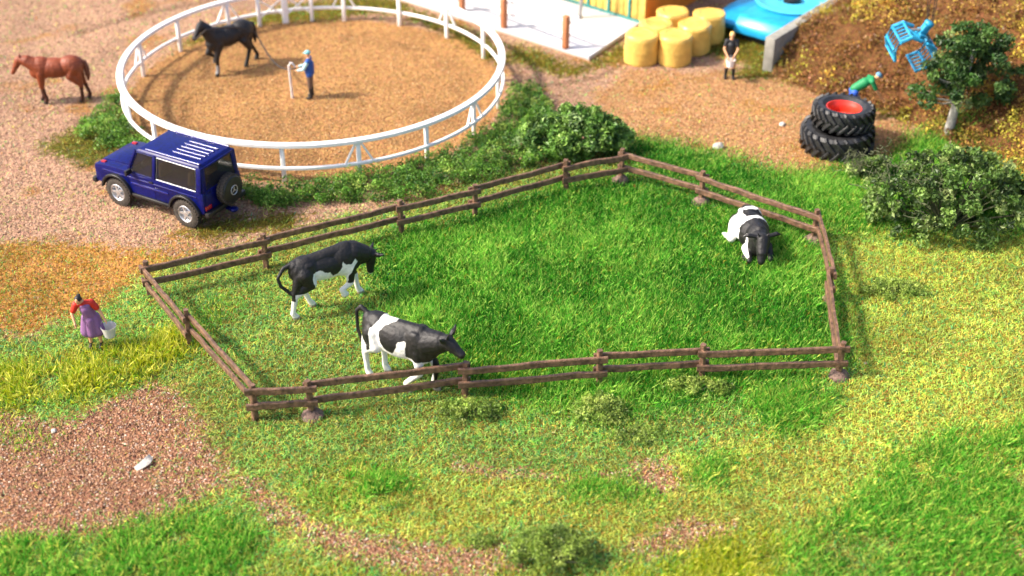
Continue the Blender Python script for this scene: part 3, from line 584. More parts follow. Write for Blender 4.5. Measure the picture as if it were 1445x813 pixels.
    for y in (-.36, .36):
        for x in (.05, -.95):
            m = MB(); m.box((x, y, .98), (.5, .5, .22)); m.beam((x-.26, y, 1.0), (x-.36, y, 1.56), .46, .14, up=(1, 0, 0)); m.build('car_seat', M['seat'], t, bevel=.05)
    m = MB(); m.tube([(.42+.02*math.sin(R(a)), .36+.17*math.cos(R(a)), 1.28+.16*math.sin(R(a))) for a in range(0, 360, 30)], .016, 6, closed=True); m.build('steering_wheel', M['black'], t)
    m = MB(); m.box((.62, 0, 1.14), (.24, 1.3, .10)); m.build('dashboard', M['black'], t)
    def wheel(c, s, spare=False):
        rot = Matrix.Rotation(R(-90*s), 3, 'X') if not spare else Matrix.Rotation(R(-90), 3, 'Y')
        m = MB(); prof = [(.25, -.11), (.33, -.125), (.395, -.105), (.41, -.05), (.41, .05), (.395, .105), (.33, .125), (.25, .11), (.24, 0)]
        m.lathe(prof, 40, c, rot, cap=False)
        n = len(prof)*40; 
        m.f += [tuple(len(m.v)-9*40+q for q in (8*40+j, 8*40+(j+1) % 40, (j+1) % 40, j)) for j in range(40)]
        for i in range(30):
            a_ = 2*math.pi*i/30
            for zz in (-.06, .06):
                rr = Matrix.Rotation(a_+(.1 if zz > 0 else 0), 3, 'Z'); m.box(Vector(c)+rot @ (rr @ Vector((.41, 0, zz))), (.035, .05, .085), rot @ rr)
        ty = m.build('wheel', M['dusty'], t, True)
        if spare:
            m = MB(); m.lathe([(.37, -.13), (.385, .10), (.36, .135), (.30, .15), (.02, .155)], 40, c, rot); cv = m.build('spare_cover', M['black'], ty, True)
            e = MB(); cc = Vector(c)+rot @ Vector((0, 0, .162)); ring = [cc+rot @ Vector((.13*math.cos(R(q)), .13*math.sin(R(q)), 0)) for q in range(0, 360, 15)]; e.tube(ring, .010, 6, closed=True)
            up = Vector((0, 0, 1)); sidev = Vector((0, 1, 0))
            for q in (90, 210, 330): e.beam(cc, cc+(sidev*math.cos(R(q))+up*math.sin(R(q)))*.13, .030, .014, up=(1, 0, 0), taper=.25)
            e.build('star_emblem', M['chrome'], cv)
            return
        m = MB(); m.lathe([(.255, .10), (.235, .115), (.215, .10), (.20, .02), (.085, .02), (.08, .10), (.02, .11)], 30, c, rot, cap=None)
        for i in range(5):
            rr = Matrix.Rotation(2*math.pi*i/5, 3, 'Z'); m.box(Vector(c)+rot @ (rr @ Vector((.15, 0, .07))), (.17, .055, .05), rot @ rr)
        m.build('rim', M['chrome'], ty, True)
    for x in (1.2, -1.2):
        for s in (-1, 1): wheel((x, s*.72, .41), s)
    wheel((-2.04, .02-.12, .98), 1, True)
jeep()
# ------------------------------------------------ cattle
WH = np.array((.80, .78, .72)); BK = np.array((.007, .006, .006)); PK = np.array((.45, .33, .28))
def blobs(x, z, L):
    m = np.zeros(x.shape, bool)
    for q in L: m |= pip(x, z, q)
    return m
def mix_hide(black, z, x, y):
    C = np.where(black[:, None], BK, WH); dirt = np.clip(.5+fbm(x+y, z, 6, 4), 0, 1)
    C = C*(1-.14*dirt[:, None]*(~black)[:, None]); hoof = z < .075; C[hoof] = (.30, .25, .20)
    worn = np.clip((fbm(x-y, z*1.3, 9, 8)-.12)*4, 0, 1)[:, None]*black[:, None]; return C*(1-.3*worn)+np.array((.05, .04, .036))*.3*worn
def cow(label, x, y, rot, head, muzz, legs, tail, colfn, scale=1, hornup=.1, hump=0, slim=1., group='black and white cows in the paddock'):
    t = thing('cow', label, 'cow', (x, y, hz(x, y)+.02), rot, group, scale=scale); m = MB()
    ell(m, (-.58, 0, 1.12), (.40, .29, .34)); ell(m, (-.08, 0, 1.03+.30*(1-slim)), (.68, .34*slim, .39*slim)); ell(m, (.40, 0, 1.05+hump), (.46, .29, .42)); cap(m, (-.82, 0, 1.26), .15, (.48, 0, 1.32+hump), .16); cap(m, (.50, 0, .90), .20, (.74, 0, 1.02+hump), .18)
    for s in (-1, 1): ell(m, (-.55, s*.16, 1.27), (.15, .11, .10)); ell(m, (.44, s*.17, 1.10), (.24, .12, .32))
    nb = Vector((.62, 0, 1.16+hump)); hd = Vector(head); mz = Vector(muzz)
    cap(m, nb, .28, nb.lerp(hd, .6), .21); cap(m, nb.lerp(hd, .5), .21, hd, .145); cap(m, nb-Vector((0, 0, .18)), .19, hd-Vector((0, 0, .06)), .11)
    d = (mz-hd).normalized(); cap(m, hd, .158, hd.lerp(mz, .45), .125); cap(m, hd.lerp(mz, .35), .12, mz, .088); up = d.cross(Vector((0, 1, 0))).normalized(); up = up if up.z > 0 or (abs(up.z) < .3 and up.x > 0) else -up
    sd_ = up.cross(d).normalized()
    ell(m, hd+up*.05, (.10, .10, .08)); ell(m, mz+up*.01, (.085, .095, .075))
    for s in (-1, 1):
        e0 = hd+sd_*s*.10+up*.05-d*.04
        cap(m, e0, .035, e0+sd_*s*.11+up*.07-d*.02, .055); cap(m, e0+sd_*s*.10+up*.06, .052, e0+sd_*s*.22+up*.15-d*.06, .022)
        h0 = hd+sd_*s*.07+up*.12-d*.02; cap(m, h0, .030, h0+sd_*s*.06+up*(.06+hornup*.5), .024); cap(m, h0+sd_*s*.06+up*(.05+hornup*.5), .024, h0+sd_*s*.05+up*(.10+hornup), .014)
    for nm, (kn, fe) in legs.items():
        s = 1 if nm[1] == 'L' else -1; kx, kz = kn; fx, fz = fe; hoof = Vector((fx, s*.17, max(.03, fz)))
        if nm[0] == 'F':
            kp = Vector((kx, s*.16, kz)); cap(m, (.48, s*.15, .98), .15, (.48*.5+kx*.5, s*.16, .5*.98+.5*kz), .115); cap(m, (.48*.5+kx*.5, s*.16, .5*.98+.5*kz), .11, kp, .084)
        else:
            kp = Vector((kx, s*.17, kz)); st = Vector((-.54, s*.19, .84)); cap(m, (-.64, s*.15, 1.08), .22, st, .17); cap(m, st, .16, kp+Vector((.02, 0, .04)), .082); cap(m, (-.76, s*.13, 1.05), .15, kp+Vector((-.01, 0, .08)), .072)
        an = hoof+Vector((-.05, 0, .13)); cap(m, kp, .080, kp.lerp(an, .5), .064); cap(m, kp.lerp(an, .5), .064, an, .064); cap(m, an, .066, hoof+Vector((.01, 0, .03)), .080); cap(m, hoof+Vector((.0, 0, .0)), .074, hoof+Vector((.06, 0, -.005)), .064)
    for a_, b_, ra, rb in tail: cap(m, a_, ra, b_, rb)
    b = fuse('body', m, .017, M['hide'], t, 8, colfn)
    # eyes, nostrils
    for s in (-1, 1):
        e = MB(); ell(e, hd+d*.12+sd_*s*.088+up*.045, (.022, .022, .022), n=8); e.build('eye', M['black'], t, True)
    return t
def q(*p): return list(p)
def col_graze(x, y, z):
    xn = x+.10*fbm(x*3, z*3+y, 1, 6); zn = z+.10*fbm(x*3, z*3, 1, 9)
    wt = pip(xn, zn, [(-.42, .55), (-.50, 1.0), (-.46, 1.12), (-.26, 1.16), (-.16, 1.06), (-.04, 1.05), (.04, .92), (.18, .95), (.26, 1.08), (.28, 1.22), (.36, 1.13), (.50, 1.12), (.58, 1.20), (.62, 1.10), (.50, .98), (.42, .84), (.40, .55)])
    legs = (z < .60) & ((x > .1) | (x < -.3)) | ((x < -.35) & (z < .66)) | ((z < .72) & (x > -.4) & (x < .3))
    blk = ~(wt | legs) | (x > .72)&(z > .66)
    return mix_hide(blk | ((x < -.93) & (z > .50)), z, x, y)
def col_walk(x, y, z):
    xn = x+.10*fbm(x*3+y, z*3, 1, 16); zn = z+.10*fbm(x*3, z*3, 1, 19)
    front = (xn > .26) & (zn > .80) | (x > .7); rump = pip(xn, zn, [(-1.3, 1.7), (-.40, 1.7), (-.46, 1.40), (-.60, 1.24), (-.60, 1.0), (-.62, .78), (-.70, .70), (-.80, .84), (-.92, 1.0), (-1.3, 1.0)])
    mid = pip(xn, zn, [(-.04, 1.7), (-.10, 1.43), (-.30, 1.34), (-.40, 1.18), (-.36, 1.00), (-.22, .84), (-.06, .82), (.02, .96), (.08, 1.14), (.20, 1.20), (.34, 1.12), (.34, 1.7)])
    tail = (x < -.94) & (z > .62)
    return mix_hide(front | rump | mid | tail, z, x, y)
a = Vector(gp(417, 444)); b = Vector(gp(500, 414))
cow('black and white cow grazing with lowered head and tail curled out, near the back fence', a.x+.91, a.y+.42, R(28), (1.07, 0, 1.06), (1.04, 0, .64),
    {'FL': ((.70, .52), (.80, 0)), 'FR': ((.46, .55), (.28, .30)), 'HL': ((-.62, .55), (-.42, 0)), 'HR': ((-.92, .56), (-.96, 0))},
    [((-.90, 0, 1.33), (-1.08, 0, 1.28), .06, .05), ((-1.08, 0, 1.28), (-1.24, -.02, 1.08), .05, .04), ((-1.24, -.02, 1.08), (-1.20, -.05, .88), .04, .045), ((-1.20, -.05, .88), (-1.00, -.12, .66), .045, .045)], col_graze, (1.13, 1.10, 1.18), .06, .08, .84)
a = Vector(gp(527, 527)); b = Vector(gp(598, 545))
cow('black and white cow walking with raised ears, close behind the front fence rail', a.x+.80, a.y-.42, R(-30), (1.14, 0, 1.32), (1.47, 0, 1.14),
    {'FL': ((.74, .52), (.70, 0)), 'FR': ((.52, .50), (.22, 0)), 'HL': ((-.60, .55), (-.56, 0)), 'HR': ((-.86, .58), (-.78, 0))},
    [((-.88, 0, 1.38), (-1.02, 0, 1.46), .055, .05), ((-1.02, 0, 1.46), (-1.12, -.03, 1.36), .05, .042), ((-1.12, -.03, 1.36), (-1.10, -.06, .95), .042, .038), ((-1.10, -.06, .95), (-1.0, -.07, .72), .038, .04)], col_walk, (1.15, 1.15, 1.30), .12)
def lying_cow():
    x, y = gp(1060, 350); t = thing('cow', 'black and white cow lying down in the grass at the right end of the paddock', 'cow', (x, y, hz(x, y)+.03), R(-84), 'black and white cows in the paddock', scale=1.18); m = MB()
    ell(m, (-.55, .04, .42), (.40, .34, .38)); ell(m, (-.05, 0, .42), (.60, .40, .40)); ell(m, (.42, 0, .45), (.38, .30, .42)); cap(m, (-.75, 0, .62), .12, (.5, 0, .76), .12)
    cap(m, (.55, 0, .60), .24, (.88, -.02, .68), .16); cap(m, (.86, -.02, .72), .165, (1.06, -.06, .48), .13); cap(m, (1.04, -.06, .50), .125, (1.14, -.08, .30), .095)
    for s in (-1, 1):
        ell(m, (-.52, s*.18, .70), (.10, .08, .08)); cap(m, (.86, s*.12-.02, .80), .045, (.82, s*.34-.02, .83), .058); cap(m, (.82, s*.32-.02, .83), .045, (.80, s*.43-.02, .80), .024)
        cap(m, (.90, s*.07-.02, .80), .03, (.92, s*.14-.02, .93), .016)
    cap(m, (.45, .24, .26), .14, (.80, .26, .12), .075); cap(m, (.80, .26, .12), .07, (.52, .34, .08), .05); cap(m, (.52, .34, .08), .05, (.44, .34, .06), .06)
    cap(m, (.45, -.24, .26), .14, (.82, -.26, .12), .075); cap(m, (.82, -.26, .12), .07, (.56, -.36, .08), .05)
    cap(m, (-.6, -.22, .35), .22, (-.18, -.46, .16), .11); cap(m, (-.18, -.46, .16), .09, (-.52, -.56, .08), .055); cap(m, (-.52, -.54, .08), .05, (-.36, -.52, .05), .055)
    cap(m, (-.9, .02, .55), .05, (-1.0, -.12, .30), .04); cap(m, (-1.0, -.12, .30), .04, (-.92, -.34, .10), .05)
    def cf(x, y, z):
        xn = x+.08*fbm(x*3, y*3+z, 1, 26); 
        wt = ((xn > -.62) & (xn < -.48)) | ((xn > -.60) & (xn < .0) & (y < -.18+.1*fbm(x, z, 4, 3))) | ((xn > -.12) & (xn < .02) & (z > .3)) | ((y < -.36) & (x < .1) & (x > -.6))
        wt |= (y < -.27) & (x > .45) & (x < .8) & (z > .18)
        return mix_hide(~wt, z+.08, x, y)
    fuse('body', m, .017, M['hide'], t, 5, cf)
lying_cow()
# ------------------------------------------------ horses
def horse(label, x, y, rot, col, sock, mane, legs, head=(1.18, 1.72), muzz=(1.42, 1.30), scale=1):
    t = thing('horse', label, 'horse', (x, y, hz(x, y)+.01), rot, scale=scale); m = MB()
    ell(m, (-.55, 0, 1.28), (.44, .32, .35)); ell(m, (0, 0, 1.22), (.60, .32, .35)); ell(m, (.42, 0, 1.24), (.40, .30, .40)); ell(m, (.58, 0, 1.12), (.26, .24, .26)); cap(m, (-.72, 0, 1.44), .11, (.42, 0, 1.46), .10)
    h = Vector((head[0], 0, head[1])); z = Vector((muzz[0], 0, muzz[1])); n0 = Vector((.58, 0, 1.34))
    cap(m, n0, .27, n0.lerp(h, .5)+Vector((.02, 0, .06)), .20); cap(m, n0.lerp(h, .5)+Vector((0, 0, .07)), .20, h, .13); cap(m, h, .135, h.lerp(z, .45), .105); cap(m, h.lerp(z, .4), .10, z, .072)
    for s in (-1, 1):
        cap(m, h+Vector((-.06, s*.055, .09)), .032, h+Vector((-.04, s*.065, .22)), .014)
    for nm, (kn, fe) in legs.items():
        s = 1 if nm[1] == 'L' else -1; f = Vector((fe[0], s*.14, max(.03, fe[1]))); k = Vector((kn[0], s*.15, kn[1]))
        if nm[0] == 'F': cap(m, (.45, s*.14, 1.12), .18, k, .085)
        else: st = Vector((-.50, s*.17, .98)); cap(m, (-.62, s*.13, 1.24), .21, st, .15); cap(m, st, .17, k, .084); cap(m, (-.74, s*.12, 1.16), .15, k, .075)
        an = f+Vector((-.05, 0, .15)); cap(m, k, .080, k.lerp(an, .5), .062); cap(m, k.lerp(an, .5), .062, an, .064); cap(m, an, .066, f+Vector((0, 0, .03)), .078); cap(m, f, .060, f+Vector((.03, 0, -.005)), .062)
    C0 = np.array(col); 
    def cf(x, y, z):
        C = np.tile(C0, (len(x), 1)).astype(float)*(1+.5*fbm(x+y, z, 5, 3))[:, None]; 
        if sock: k = (z < .38) & (z > .09) & (x > .25) & (y > 0); C[k] = (.9, .88, .85); k = (z < .42)&(z>.20) & (x > .25) & (y < 0); C[k] = (.5, .5, .5)
        if mane[0] != C0[0]: C[(z < .55)] = C[(z < .55)]*.25
        C[z < .09] = (.03, .025, .02); return C
    fuse('body', m, .018, M['hide'], t, 5, cf)
    m = MB(); a = n0.lerp(h, 0)+Vector((-.16, 0, .18))
    for i in range(6):
        p = a.lerp(h+Vector((-.10, 0, .06)), i/5); cap(m, p+Vector((0, 0, .03)), .05, p+Vector((-.03, -.10, -.12)), .035)
    cap(m, h+Vector((-.04, 0, .12)), .045, h+Vector((.09, 0, .04)), .025); fuse('mane', m, .018, M['hide'], t, 2, flat_col(mane))
    m = MB(); pts = [(-.90, 0, 1.42), (-.98, 0, 1.36), (-1.02, 0, 1.20), (-1.03, 0, .95), (-1.02, .02, .74)]; rr = [.065, .085, .095, .095, .04]
    for i in range(4): cap(m, pts[i], rr[i], pts[i+1], rr[i+1])
    fuse('tail', m, .018, M['hide'], t, 2, flat_col(mane))
    m = MB()
    for tt, r_ in ((.30, .104), (.68, .078)):
        c = h.lerp(z, tt); d = (z-h).normalized(); rot_ = d.to_track_quat('Z', 'Y').to_matrix(); m.lathe([(r_, -.012), (r_+.008, 0), (r_, .012)], 14, c, rot_, cap=False)
    for s in (-1, 1): m.tube([h+Vector((-.07, s*.10, .02)), h.lerp(z, .3)+Vector((0, s*.10, 0)), h.lerp(z, .68)+Vector((0, s*.08, 0))], .010, 5)
    m.build('bridle', M['rope'], t)
    return t
a = Vector(gp(298, 108)); 
HX, HY = a.x+.62, a.y+.62
hrs = horse('black horse with one white front sock trotting on the sand of the round pen', HX, HY, R(222), (.012, .010, .010), True, (.006, .005, .005),
      {'FL': ((.58, .62), (.64, 0)), 'FR': ((.74, .76), (.50, .40)), 'HL': ((-.70, .62), (-.50, 0)), 'HR': ((-.92, .64), (-1.10, 0))}, head=(.96, 1.84), muzz=(1.24, 1.46), scale=1.06)
x, y = gp(86, 142)
horse('chestnut brown horse with dark lower legs standing left of the round pen', x, y, R(187), (.20, .040, .010), False, (.10, .022, .008),
      {'FL': ((.50, .62), (.46, 0)), 'FR': ((.58, .62), (.60, 0)), 'HL': ((-.78, .62), (-.70, 0)), 'HR': ((-.84, .62), (-.92, 0))}, scale=1.02, head=(1.1, 1.55), muzz=(1.36, 1.12))
# ------------------------------------------------ people
SK = np.array(lin(236, 176, 130, .8))
def hand(m, w, d, side, k=1., curl=.6, palm_n=(0, 0, -1)):
    w = Vector(w); d = Vector(d).normalized(); n = Vector(palm_n); s = d.cross(n).normalized(); n = s.cross(d).normalized()*1
    cap(m, w, .028*k, w+d*.06*k, .034*k); ell(m, w+d*.06*k, (.034*k,)*3)
    for i, (o, L) in enumerate(((-.030, .060), (-.010, .070), (.010, .066), (.030, .050))):
        b = w+d*.085*k+s*o*k; e = b+(d*(1-curl*.5)-n*curl*.3).normalized()*L*.55*k; cap(m, b, .0105*k, e, .0100*k, 8); cap(m, e, .0100*k, e+(d*(1-curl)-n*curl).normalized()*L*.55*k, .0085*k, 8)
    tb = w+d*.03*k-s*side*.030*k; te = tb+(d*.6-s*side*.7-n*.2).normalized()*.045*k; cap(m, tb, .0135*k, te, .0115*k, 8); cap(m, te, .0115*k, te+(d*.9-n*.4).normalized()*.03*k, .0095*k, 8)
def human(label, loc, rot, J, outfit, hairfn, scale=1, face=None, lean=None, womans=False):
    t = thing('person', label, 'person', loc, rot, scale=scale); V = {k: Vector(v) for k, v in J.items()}
    m = MB(); hc = V['head']; fd = Vector(face or (1, 0, -.15)).normalized(); sdv = Vector((0, 0, 1)).cross(fd).normalized(); up = fd.cross(sdv)
    rotm = Matrix((fd, sdv, up)).transposed()
    ell(m, hc+up*.02, (.098, .078, .115), rotm); ell(m, hc+fd*.015-up*.06, (.072, .058, .065), rotm)
    cap(m, hc+fd*.088+up*.01, .012, hc+fd*.112-up*.022, .016); ell(m, hc+fd*.080-up*.062, (.018, .028, .012), rotm)
    for s in (-1, 1): ell(m, hc+sdv*s*.080-fd*.005, (.022, .012, .030), rotm); ell(m, hc+fd*.078+sdv*s*.032+up*.030, (.018, .018, .010), rotm)
    cap(m, V['neck'], .060, hc-up*.05, .052); cap(m, V['pel'], .135, V['chest'], .135); 
    sh = (V['shL']-V['shR'])
    cap(m, V['shL'], .065, V['shR'], .065); cap(m, V['chest'], .13, V['neck'], .075); cap(m, V['hipL'], .11, V['hipR'], .11)
    for s, k in ((1, 'L'), (-1, 'R')):
        cap(m, V['sh'+k], .056, V['el'+k], .043); cap(m, V['el'+k], .043, V['wr'+k], .029)
        dd = V['wr'+k]-V['el'+k]; hand(m, V['wr'+k], dd, s*1., 1.05, .6, J.get('palm'+k, (0, -s, 0)))
        cap(m, V['hip'+k], .088, V['kn'+k], .056); cap(m, V['kn'+k], .057, V['kn'+k].lerp(V['an'+k], .35), .056); cap(m, V['kn'+k].lerp(V['an'+k], .35), .054, V['an'+k], .036); cap(m, V['an'+k], .038, V['toe'+k], .033)
    def cf(x, y, z):
        C = np.tile(SK, (len(x), 1)).astype(float); p = np.c_[x, y, z]
        for s in (-1, 1):
            e = hc+fd*.098+sdv*s*.034+up*.022; C[np.linalg.norm(p-np.array(e), axis=1) < .018] = (.03, .02, .02)
        mo = hc+fd*.095-up*.062; C[np.linalg.norm((p-np.array(mo))*np.array((1, 1, 1.8)), axis=1) < .026] = lin(190, 80, 70); return C
    fuse('body', m, .0125, M['paint'], t, 2, cf, .4)
    for nm, prims, col in outfit(V):
        m = MB()
        for p in prims: (cap(m, *p) if len(p) == 4 else ell(m, *p))
        fuse(nm, m, .014, M['paint'], t, 3, flat_col(col))
    nm, prims, col = hairfn(hc, fd, up, sdv, rotm); m = MB()
    for p in prims: (cap(m, *p) if len(p) == 4 else ell(m, *p))
    fuse(nm, m, .012, M['paint'], t, 2, flat_col(col)); return t
def stand(**k):
    J = dict(pel=(0, 0, .96), chest=(0, 0, 1.26), neck=(0, 0, 1.47), head=(.02, 0, 1.62), shL=(0, .17, 1.41), shR=(0, -.17, 1.41), elL=(.02, .22, 1.13), elR=(.02, -.22, 1.13), wrL=(.10, .22, .88), wrR=(.10, -.22, .88),
             hipL=(0, .09, .90), hipR=(0, -.09, .90), knL=(.01, .10, .49), knR=(.01, -.10, .49), anL=(-.02, .11, .08), anR=(-.02, -.11, .08), toeL=(.13, .13, .035), toeR=(.13, -.13, .035)); J.update(k); return J
def torso(V, r=.155): return [(V['pel'], r, V['chest'], r+.005), (V['chest'], r, V['neck']-Vector((0, 0, .03)), .085), (V['shL'], .082, V['shR'], .082), (V['hipL'], .12, V['hipR'], .12)]
def sleeves(V, t=1., r=.07):
    o = []
    for k in 'LR':
        o.append((V['sh'+k], r+.005, V['sh'+k].lerp(V['el'+k], min(1, t)), r-.008))
        if t > 1: o.append((V['el'+k], r-.008, V['el'+k].lerp(V['wr'+k], t-1), r-.022))
    return o
def legs_(V, t0, t1, r0=.105, r1=.07):
    o = []
    for k in 'LR':
        if t0 < 1: o.append((V['hip'+k].lerp(V['kn'+k], t0), r0, V['hip'+k].lerp(V['kn'+k], min(1, t1)), r1+.006))
        if t1 > 1: o.append((V['kn'+k].lerp(V['an'+k], max(0, t0-1)), r1+.004, V['kn'+k].lerp(V['an'+k], t1-1), r1-.012))
    return o
def shoes(V, r=.046): return [p for k in 'LR' for p in ((V['an'+k]-Vector((0, 0, .01)), r+.006, V['toe'+k], r), (V['an'+k]+Vector((0, 0, .02)), r+.004, V['an'+k]+Vector((0, 0, .06)), r))]
def boots(V): return shoes(V)+[p for k in 'LR' for p in ((V['an'+k], .056, V['kn'+k].lerp(V['an'+k], .25), .070),)]
def capf(col, nm='cap', peak=True):
    def f(h, fd, up, sd, rm):
        L = [(h+up*.055-fd*.008, (.112, .094, .088), rm)]
        if peak: L.append((h+up*.055+fd*.10, (.06, .06, .014), rm))
        return (nm, L, col)
    return f
def hairf(col, bun=False):
    def f(h, fd, up, sd, rm):
        L = [(h+up*.045-fd*.022, (.100, .092, .095), rm), (h-fd*.05-up*.02, (.062, .080, .080), rm)]
        if bun: L.append((h-fd*.11+up*.05, (.05, .05, .05), rm))
        return ('hair', L, col)
    return f
# the man lunging the horse
x, y = gp(440, 138); LX, LY = x, y; lr = R(176)
lng = human('person in blue vest, pale cap and black boots holding the lunge line in the pen', (x, y, hz(x, y)), lr,
      stand(elR=(.14, -.20, 1.14), wrR=(.40, -.12, 1.10), elL=(.16, .20, 1.14), wrL=(.38, .12, 1.06), palmL=(0, 0, -1), palmR=(0, 0, -1)),
      lambda V: [('shirt', sleeves(V, 1.9, .068), lin(176, 220, 224, .8)), ('vest', torso(V, .165), lin(30, 84, 160, .8)), ('trousers', legs_(V, 0, 1.45), lin(112, 92, 78, .8)), ('boots', boots(V), (.015, .015, .015))], capf(lin(140, 206, 210, .7)))
x, y = gp(1028, 110)
human('blond person in black shirt and tan trousers carrying a white bucket in both hands', (x, y, hz(x, y)), R(-97),
      stand(elL=(.10, .24, 1.14), elR=(.10, -.24, 1.14), wrL=(.28, .10, .93), wrR=(.28, -.10, .93), toeL=(.12, .16, .035), hipL=(0, .10, .9), knL=(.03, .13, .49), anL=(.0, .16, .08), palmL=(-.5, -1, 0), palmR=(-.5, 1, 0)),
      lambda V: [('shirt', torso(V)+sleeves(V, .55, .075), (.012, .012, .014)), ('trousers', legs_(V, 0, 1.3), lin(214, 160, 110, .75)), ('boots', boots(V), (.012, .012, .012))], hairf(lin(240, 200, 110, .85)))
P = Vector((x, y, 0))+Vector((math.cos(R(-97)), math.sin(R(-97)), 0))*.40
def bucket(label, loc, h=.30, r=.17, m='bucket', tilt=0, group=None, handle=True):
    t = thing('bucket', label, 'bucket', loc, rot=(R(tilt), 0, 0), group=group)
    m_ = MB(); m_.lathe([(r*.72, 0), (r, h), (r+.012, h+.005), (r+.01, h-.015), (r-.012, h-.02), (r*.68, .02), (.01, .02)], 24); m_.build('pail', M[m], t, True)
    if handle:
        m_ = MB(); m_.tube([(r*math.cos(R(a)), 0, h+r*1.0*math.sin(R(a))) for a in range(0, 181, 20)], .008, 6); m_.build('bail_handle', M['steel'], t)
    return t
bucket('small white bucket held by the blond person in black', (P.x, P.y, hz(P.x, P.y)+.62), .26, .16, 'white')
x, y = gp(1200, 168)
human('person in green shirt, blue trousers and grey blue cap bending forward behind the tractor tyres', (x, y, hz(x, y)+.05), R(3),
      dict(pel=(0, 0, 1.02), chest=(.30, 0, 1.22), neck=(.52, 0, 1.36), head=(.68, 0, 1.42), shL=(.47, .18, 1.32), shR=(.47, -.18, 1.32), elL=(.62, .20, 1.00), elR=(.66, -.20, .98), wrL=(.82, .14, .76), wrR=(.88, -.12, .70),
           hipL=(-.02, .10, .92), hipR=(-.02, -.10, .92), knL=(-.05, .12, .50), knR=(.08, -.12, .50), anL=(-.14, .12, .08), anR=(-.02, -.12, .08), toeL=(.02, .14, .035), toeR=(.14, -.14, .035)),
      lambda V: [('shirt', [(V['pel'], .15, V['chest'], .165), (V['chest'], .16, V['neck'], .085), (V['shL'], .085, V['shR'], .085)]+sleeves(V, .7, .075), lin(30, 140, 84, .8)), ('trousers', legs_(V, 0, 1.9)+[(V['hipL'], .13, V['hipR'], .13)], lin(50, 96, 200, .8)), ('shoes', shoes(V), (.02, .02, .02))],
      capf(lin(110, 160, 190, .8)), face=(1, 0, -.75), scale=1.05)
x, y = gp(136, 489)
WX, WY = x, y
human('woman in purple apron dress and red blouse holding a bucket beside the yellow tuft', (x, y, hz(x, y)), R(-84),
      stand(pel=(0, 0, .95), chest=(.04, -.06, 1.24), neck=(.10, -.13, 1.45), head=(.19, -.17, 1.56), shL=(.06, .10, 1.40), shR=(.10, -.28, 1.38), elL=(.08, .27, 1.14), wrL=(.12, .36, .92), elR=(.16, -.40, 1.14), wrR=(.30, -.34, .95),
            knL=(.03, .13, .49), anL=(0, .15, .08), anR=(0, -.11, .08), palmL=(0, 1, 0)),
      lambda V: [('blouse', [(V['pel'], .14, V['chest'], .150), (V['chest'], .15, V['neck']-Vector((0, 0, .02)), .085), (V['shL'], .085, V['shR'], .085)]+sleeves(V, .62, .088), lin(222, 50, 30, .7)),
                 ('apron', [(V['pel']+Vector((.01, 0, .05)), .165, V['chest']+Vector((.035, 0, .0)), .155), (V['hipL'], .15, V['hipR'], .15), (V['hipL'], .15, (.03, .15, .52), .165), (V['hipR'], .15, (.03, -.15, .52), .165), ((.03, .12, .50), .16, (.03, -.12, .50), .16), ((.10, 0, .9), .12, (.10, 0, .50), .14), ((.12, .02, 1.34), .07, (.13, -.12, 1.34), .07)], lin(150, 104, 156, .7)), ('shoes', shoes(V), (.02, .015, .015))],
      hairf((.015, .012, .012), True), face=(.8, -.25, -.62))
cs, sn = math.cos(R(-84)), math.sin(R(-84)); bx, by = WX+.13*cs-.42*sn, WY+.13*sn+.42*cs
bucket('pale grey bucket hanging from the hand of the woman in purple', (bx, by, hz(bx, by)+.40), .30, .19)
# lunge line and the hooked pole
def lw(pt): c, s = math.cos(R(222)), math.sin(R(222)); x, y, z = [v*1.06 for v in pt]; return Vector((HX+x*c-y*s, HY+x*s+y*c, z))
c_, s_ = math.cos(lr), math.sin(lr); hp = Vector((LX+.47*c_, LY+.47*s_, 1.10))
A = [lw((1.26, .08, 1.45)), lw((.9, .20, 1.72)), lw((.3, .26, 1.66)), lw((-.3, .28, 1.50)), lw((-.9, .3, 1.15))]; E_ = A[-1]
pts = A + [E_.lerp(hp, k)-Vector((0, 0, .55*math.sin(math.pi*k))) for k in (.15, .3, .45, .6, .75, .9, 1)]
m = MB(); m.tube(pts, .030, 6); o = m.build('lunge_line', M['rope']); tag(o, 'thin dark lunge line sagging from the black horse to the person in the pen', 'rope')
x, y = gp(413, 139); z0 = hz(x, y); m = MB(); pts = [(x-.0, y, z0-.05), (x-.02, y, z0+.7), (x-.03, y, z0+1.22), (x+.02, y, z0+1.31), (x+.10, y, z0+1.30), (x+.19, y, z0+1.16)]; m.tube(pts, [.045, .042, .045, .045, .035, .02], 10)
tag(m.build('hooked_pole', M['pole'], smooth=True), 'pinkish white hooked pole standing in the sand before the person', 'pole')
